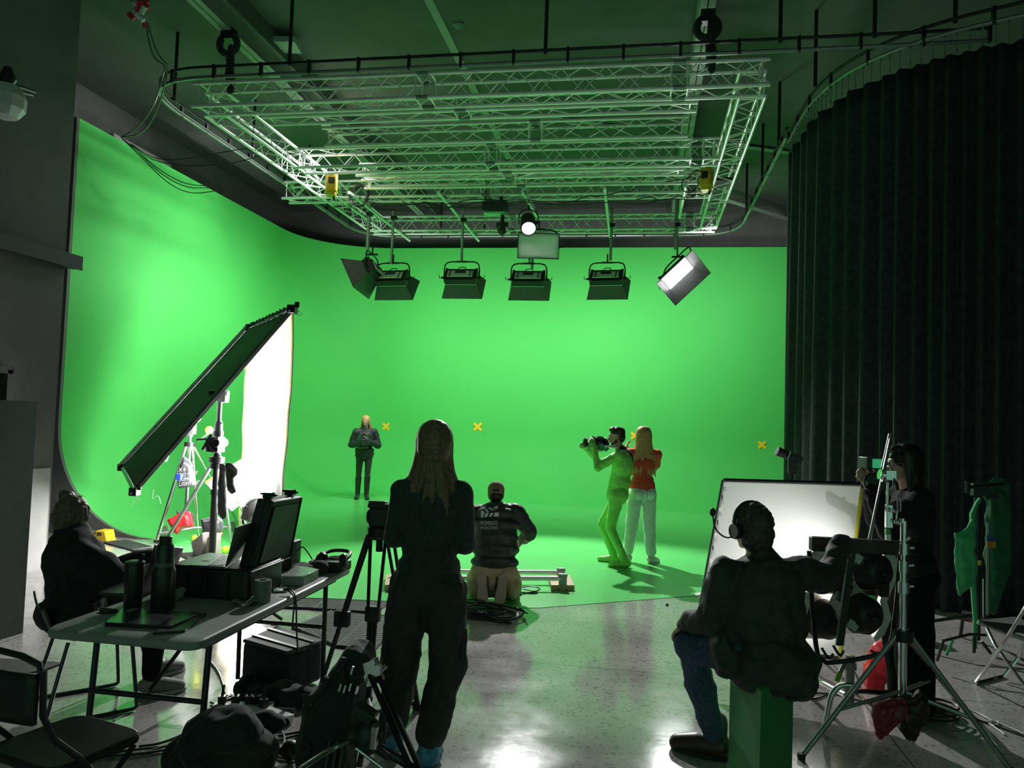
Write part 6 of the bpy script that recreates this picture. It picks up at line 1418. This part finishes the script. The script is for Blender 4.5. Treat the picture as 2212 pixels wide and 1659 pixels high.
b.ell(J['che'], (.205,.14,.18), rot=RT); b.ell(J['wai'], (.19,.14,.17)); b.ell((.03,.0,.66), (.205,.165,.13)); b.rbox((.04,-.01,.62), (.40,.30,.20), .12); b.ell((.13,-.02,.58),(.11,.14,.12)); b.cap(J['sL'],J['sR'],.078); b.cap(J['neck']-V((0,0,.06)), J['neck'], .085,.07)
b.ell((-.15,.08,1.04),(.08,.08,.07)); b.ell((-.19,.05,.66),(.06,.12,.12))
for s in 'RL': b.cap(J['s'+s], J['e'+s], .085, .072); b.cap(J['e'+s], J['w'+s], .072, .052)
b.prism([V((-.12,.02,1.10)),V((-.24,.04,1.03)),V((-.19,.06,.99)),V((-.08,.05,1.05))], (0,.05,.0))
organic('field_jacket', b, FJ, t, vox=.010, it=4, noise=.05, nscale=.10)
pants(t, J, DENIM, ex=.012, g=1.05, nm='jeans', end=.92, noise=.035, ns=.09, wide=.01)
shoes(t, J, mat('brown_leather_boot', (.06,.035,.02), .4, var=.2), mat('dark_sole', (.02,.02,.02), .7), nm='boot', ankle=.07, big=.014)
b = MB(); hp = J['hp']; H = J['H']; b.ell(hp(0,-.018,.035), (.092,.108,.088), rot=H); b.ell(hp(0,-.05,-.03), (.086,.07,.085), rot=H); b.ell(hp(0,-.01,.06), (.085,.09,.07)); b.cap(hp(.07,-.03,-.07), hp(.085,-.02,-.11), .03,.018); organic('hair', b, mat('grey_brown_hair', (.05,.042,.034), .6, var=.4, scale=60), t, vox=.007, it=2, noise=.02, nscale=.03)
b = MB(); b.tube([hp(-.098,-.0,-.01), hp(-.10,-.0,.07), hp(-.05,0,.128), hp(.05,0,.128), hp(.10,0,.07), hp(.098,0,-.01)], .009, n=6, smooth=2); hb = single('headset', b, BLKP, 'black headset with boom microphone worn by the seated man', 'headset')
hs = [o for o in bpy.data.objects if o == hb][0]; MT = Matrix.Translation((p0.x,p0.y,0)) @ Matrix.Rotation(YAW+.02,4,'Z'); off = hb.location.copy()
for v in hb.data.vertices: v.co = MT @ (v.co+off)
hb.location = (0,0,0)
c0 = sum((v.co for v in hb.data.vertices), V())/len(hb.data.vertices); 
for v in hb.data.vertices: v.co -= c0
hb.location = c0; INV[hb.name] = Matrix.Translation(-c0)
for s in (-1, 1):
    b = MB(); b.lathe([(.022,-.02),(.036,-.018),(.040,.004),(.036,.016)], hp(s*.092,-.002,-.012), H @ V((s,0,0)), n=18); b.xf(MT); b.build('ear_pad', BLKP, hb, w=True)
b = MB(); b.tube([hp(-.105,.0,-.04), hp(-.12,.05,-.05), hp(-.135,.11,-.01), hp(-.13,.13,.06)], .004, n=6, smooth=2); b.xf(MT); b.build('boom', BLKM, hb, w=True)
b = MB(); b.ell(hp(-.13,.13,.07), (.016,.016,.022)); b.xf(MT); b.build('microphone', BLKP, hb, w=True)
# --- 7 seated woman at the table -----------------------------------------
x, y = -3.22, 4.02
P = dict(pel=(0,0,.52), wai=(0,.02,.66), che=(-.04,.0,.83), neck=(-.085,.0,.965), head=(-.115,.0,1.075), sR=(.12,.0,.88), sL=(-.21,.03,.89), eR=(.28,.20,.70), eL=(-.26,.24,.70), wR=(.20,.42,.76), wL=(-.10,.46,.77),
         hR=(.09,.03,.50), hL=(-.09,.03,.50), kR=(.12,.43,.50), kL=(-.16,.43,.50), aR=(.10,.42,.10), aL=(-.22,.56,.10))
t, J = human('woman with hair in a bun sitting at the table, seen from behind', (x, y, 0), math.radians(-36), 1.66, P, eyes=False, turn=.55, nod=-.2, hand_r=((-.2,1,-.1),(0,0,-1),1,.4), hand_l=((.2,1,-.1),(0,0,-1),-1,.4))
top(t, J, mat('black_hooded_sweatshirt', (.014,.016,.017), .9, var=.3, scale=30), ex=.045, hem=.05, nm='hooded_sweatshirt', g=1.12, neck=.08, flare=1.15, noise=.04, ns=.12)
b = MB(); b.ell(J['neck']+V((0,-.07,-.03)), (.11,.06,.06)); b.ell(J['neck']+V((.06,-.04,-.01)), (.06,.06,.04)); organic('hood', b, MATS['black_hooded_sweatshirt'], t, vox=.01, noise=.02)
pants(t, J, mat('black_trousers', (.010,.010,.011), .95, spec=.1), ex=.015, nm='trousers')
shoes(t, J, mat('grey_trainer', (.22,.23,.22), .7), mat('pale_sole', (.40,.41,.40), .6), nm='trainer')
b = MB(); hp = J['hp']; H = J['H']; hair_cap(b, J, r=.014, back=.02); b.ell(hp(-.02,-.06,.125), (.040,.042,.036), rot=H); b.ell(hp(.0,-.05,.10), (.05,.05,.03)); b.ell(hp(.075,-.01,.02), (.022,.05,.07), rot=H); b.ell(hp(-.075,-.01,.02), (.022,.05,.07), rot=H)
organic('hair', b, mat('ash_blond_hair', (.13,.095,.055), .5, var=.2, scale=60), t, vox=.006, it=2, noise=.02, nscale=.03)
rnd = random.Random(9); b = MB()
for k in range(16):
    a = rnd.uniform(0, 2*PI); q = hp(.085*math.cos(a), -.03+.06*math.sin(a), .06+rnd.uniform(-.06,.08)); b.tube([q, q+V((rnd.uniform(-.03,.03), rnd.uniform(-.03,.0), rnd.uniform(.0,.03))), q+V((rnd.uniform(-.05,.05), rnd.uniform(-.04,.0), rnd.uniform(-.01,.05)))], .0012, n=4, smooth=1)
tag(b.build('stray_hair', MATS['ash_blond_hair'], t), kind='stuff')
# --- 8 woman taking a picture at right -----------------------------------
p0 = D(1966,1300,4.85)
P = dict(wai=(0,0,1.0), eL=(-.20,.20,1.16), wL=(-.06,.25,1.38), eR=(.16,.16,1.18), wR=(.07,.22,1.42), head=(0,.05,1.55), neck=(0,0,1.38))
t, J = human('woman with dark bob and glasses raising a camera, standing in shadow at right', (p0.x, p0.y, 0), math.radians(92), 1.66, P, nod=-.05, turn=.05, hand_l=((.1,.5,.9),(.9,.3,0),-1,.35), hand_r=((-.2,.6,.7),(-.9,.3,0),1,.5))
top(t, J, mat('charcoal_blouse', (.016,.016,.018), .9, var=.2, spec=.2), ex=.022, hem=.10, nm='blouse', noise=.03, neck=.05, flare=1.05)
pants(t, J, MATS['black_trousers'], ex=.03, nm='trousers', wide=.03); shoes(t, J, BLKC, BLKP)
b = MB(); hair_cap(b, J, r=.016); strands(b, J, .24, n=34, w=.084, spread=1.1, front=True, seed=3, r=.022, zt=.05, wav=.012, lo=.9); hp = J['hp']; b.ell(hp(0,.03,.095), (.06,.06,.03)); organic('hair', b, mat('black_brown_hair', (.012,.009,.008), .4), t, vox=.007, it=3)
M0 = Matrix.Translation((p0.x,p0.y,0)) @ Matrix.Rotation(math.radians(92),4,'Z')
b = MB()
for s in (-1, 1): b.tube([hp(s*.032+.024*math.cos(a), .103, .008+.018*math.sin(a)) for a in [2*PI*k/14 for k in range(14)]], .003, n=5, closed=True); b.tube([hp(s*.056,.103,.012), hp(s*.078,.06,.014), hp(s*.082,-.01,.005)], .0025, n=5)
b.tube([hp(-.01,.105,.012), hp(.01,.105,.012)], .003, n=5)
b.xf(M0); o = single('eyeglasses', b, GREYM, 'thin framed glasses worn by the woman raising a camera', 'glasses'); INV[o.name] = Matrix.Translation(-o.location)
hc = D(1884,1000,4.85); t2 = thing('handheld_camera', 'small camera with bright green screen held up at the right', 'camera', hc, YAW)
b = MB(); b.rbox((-.03,.0,0), (.06,.13,.075), .012); b.build('camera_shell', BLKP, t2, bevel=.004)
MB().slab(V((-.03,-.068,-.028)), V((.04,-.05,-.028)), V((.04,-.05,.028)), V((-.03,-.068,.028)), .006).build('screen', mat('green_screen_display', (.02,.2,.08), .3, emit=(.05,.45,.18), es=.6), t2)
hc = D(1888,1042,4.8); t2 = thing('lens_barrel', 'round dark lens ring below the raised camera', 'lens', hc, YAW)
b = MB(); b.lathe([(.055,-.03),(.062,-.02),(.062,.03),(.052,.035),(.048,.0)], (0,0,0), (-.5,-.85,0), n=26, cap=False); b.lathe([(.001,0),(.05,0)], (0,0,0), (-.5,-.85,0), n=26, cap=False); b.build('barrel', BLKP, t2)
b = MB(); b.tube([V((.065*math.cos(a), 0, .065*math.sin(a))) for a in [2*PI*k/20 for k in range(20)]], .004, n=5, closed=True); b.build('ring', GREYM, t2)
for (c, f), e in zip(LAMPPOS[:4], (64, 36, 36, 62)):
    p = c + f*.42; area('wall_washer', p, p+f, .7, .35, e)
area('added_right_wash', (1.1,14.4,5.0), (3.2,17.4,2.6), .7,.35, 62)  # added light without a fixture, brightens the right of the green wall
area('added_side_wash', LAMPPOS[4][0]+LAMPPOS[4][1].normalized()*.5, (-7.8,12.0,1.8), .6,.3, 75)  # added wash for the left green wall, set before the sideways lamp
area('lit_lamp_light', LITC+litf*.42, LITC+litf*3, .6,.25, 45)
spot('spotlight_beam', FRC+ff*.05, FRC+ff*5, 2200, 70, .5, .06)
mc = mf(.5,.5)
spot('bounce_light', LAMPL+V((0,0,.1)), mc, 700, 150, .6, .08)
bc = D(512,1045,9.2)
area('board_bounce', bc+(mc-bc).normalized()*.08, mc, .45,.45, 700)
for i, c in enumerate(LAMPR):
    spot('four_lamp_beam', c, F0.lerp(F2,.55), 16, 105, .9, .06, (1,.97,.95)); spot('four_lamp_core', c, F0.lerp(F2,.6) + (F1_-F0)*(.05 if i % 2 else -.12), 60, 34, 1.0, .04, (1,.95,.93))

gc = V((M1.x, M1.y, 1.35)) + hor*(WL*.5) + hn*.06
area('cloth_bounce_fill', gc, gc + hn, WL*.55, 1.5, 170)  # added area light standing in for the cloth's bounce onto the floor
area('added_upper_wash', (-4.4,11.9,6.05), (-7.83,10.4,3.9), .5,.3, 60, spread=math.radians(100))  # added light without a fixture, lifts the upper left green wall
area('added_corner_wash', LAMPPOS[0][0]+V((-.3,.3,.1)), (-7.3,16.6,3.4), .5,.3, 28)  # added light without a fixture, fills the dark rear left corner
# ================================================================== LIGHT
sc = bpy.context.scene
sc.view_settings.view_transform = 'Standard'; sc.view_settings.look = 'None'; sc.view_settings.exposure = 0.0; sc.view_settings.gamma = 1.0; sc.view_settings.use_curve_mapping = False
w = bpy.data.worlds.new('world'); sc.world = w; w.use_nodes = True
w.node_tree.nodes['Background'].inputs[0].default_value = (.34, .80, .56, 1); w.node_tree.nodes["Background"].inputs[1].default_value = .42

GR = {'studio_lamp':'studio lamps hanging under the truss grid','drop_pole':'drop poles carrying the studio lamps','scaffold_pipe':'aluminium pipes slung under the truss grid','triangular_truss':'triangular trusses inside the truss grid',
 'rubber_mat':'rubber mats on the studio floor','tape_cross':'yellow tape crosses on the green wall','tennis_ball':'yellow balls on the stands','chain_hoist':'yellow chain hoists on the truss grid','beam_hook_block':'hook blocks under the ceiling beams',
 'lighting_stand':'lighting stands','sandbag':'sandbags weighing down the stands','laptop':'laptops on the folding table','floor_tape':'white tape marks on the floor','motorcycle_helmet':'dark helmets held on the green stage','green_cloth':'green cloths on the stand at the right',
 'power_strip':'power strips on the floor','tape_roll':'rolls of tape','black_flag':'black cloth flags on the crank stand','plastic_bag':'bags at the foot of the crank stand','diffusion_frame':'fabric frames','person':'people working in the studio'}
for o in bpy.data.objects:
    if o.parent is None and o.type in ('EMPTY','MESH') and o.get('kind') is None:
        g = GR.get(o.name.split('.')[0])
        if g and not o.get('group'): o['group'] = g
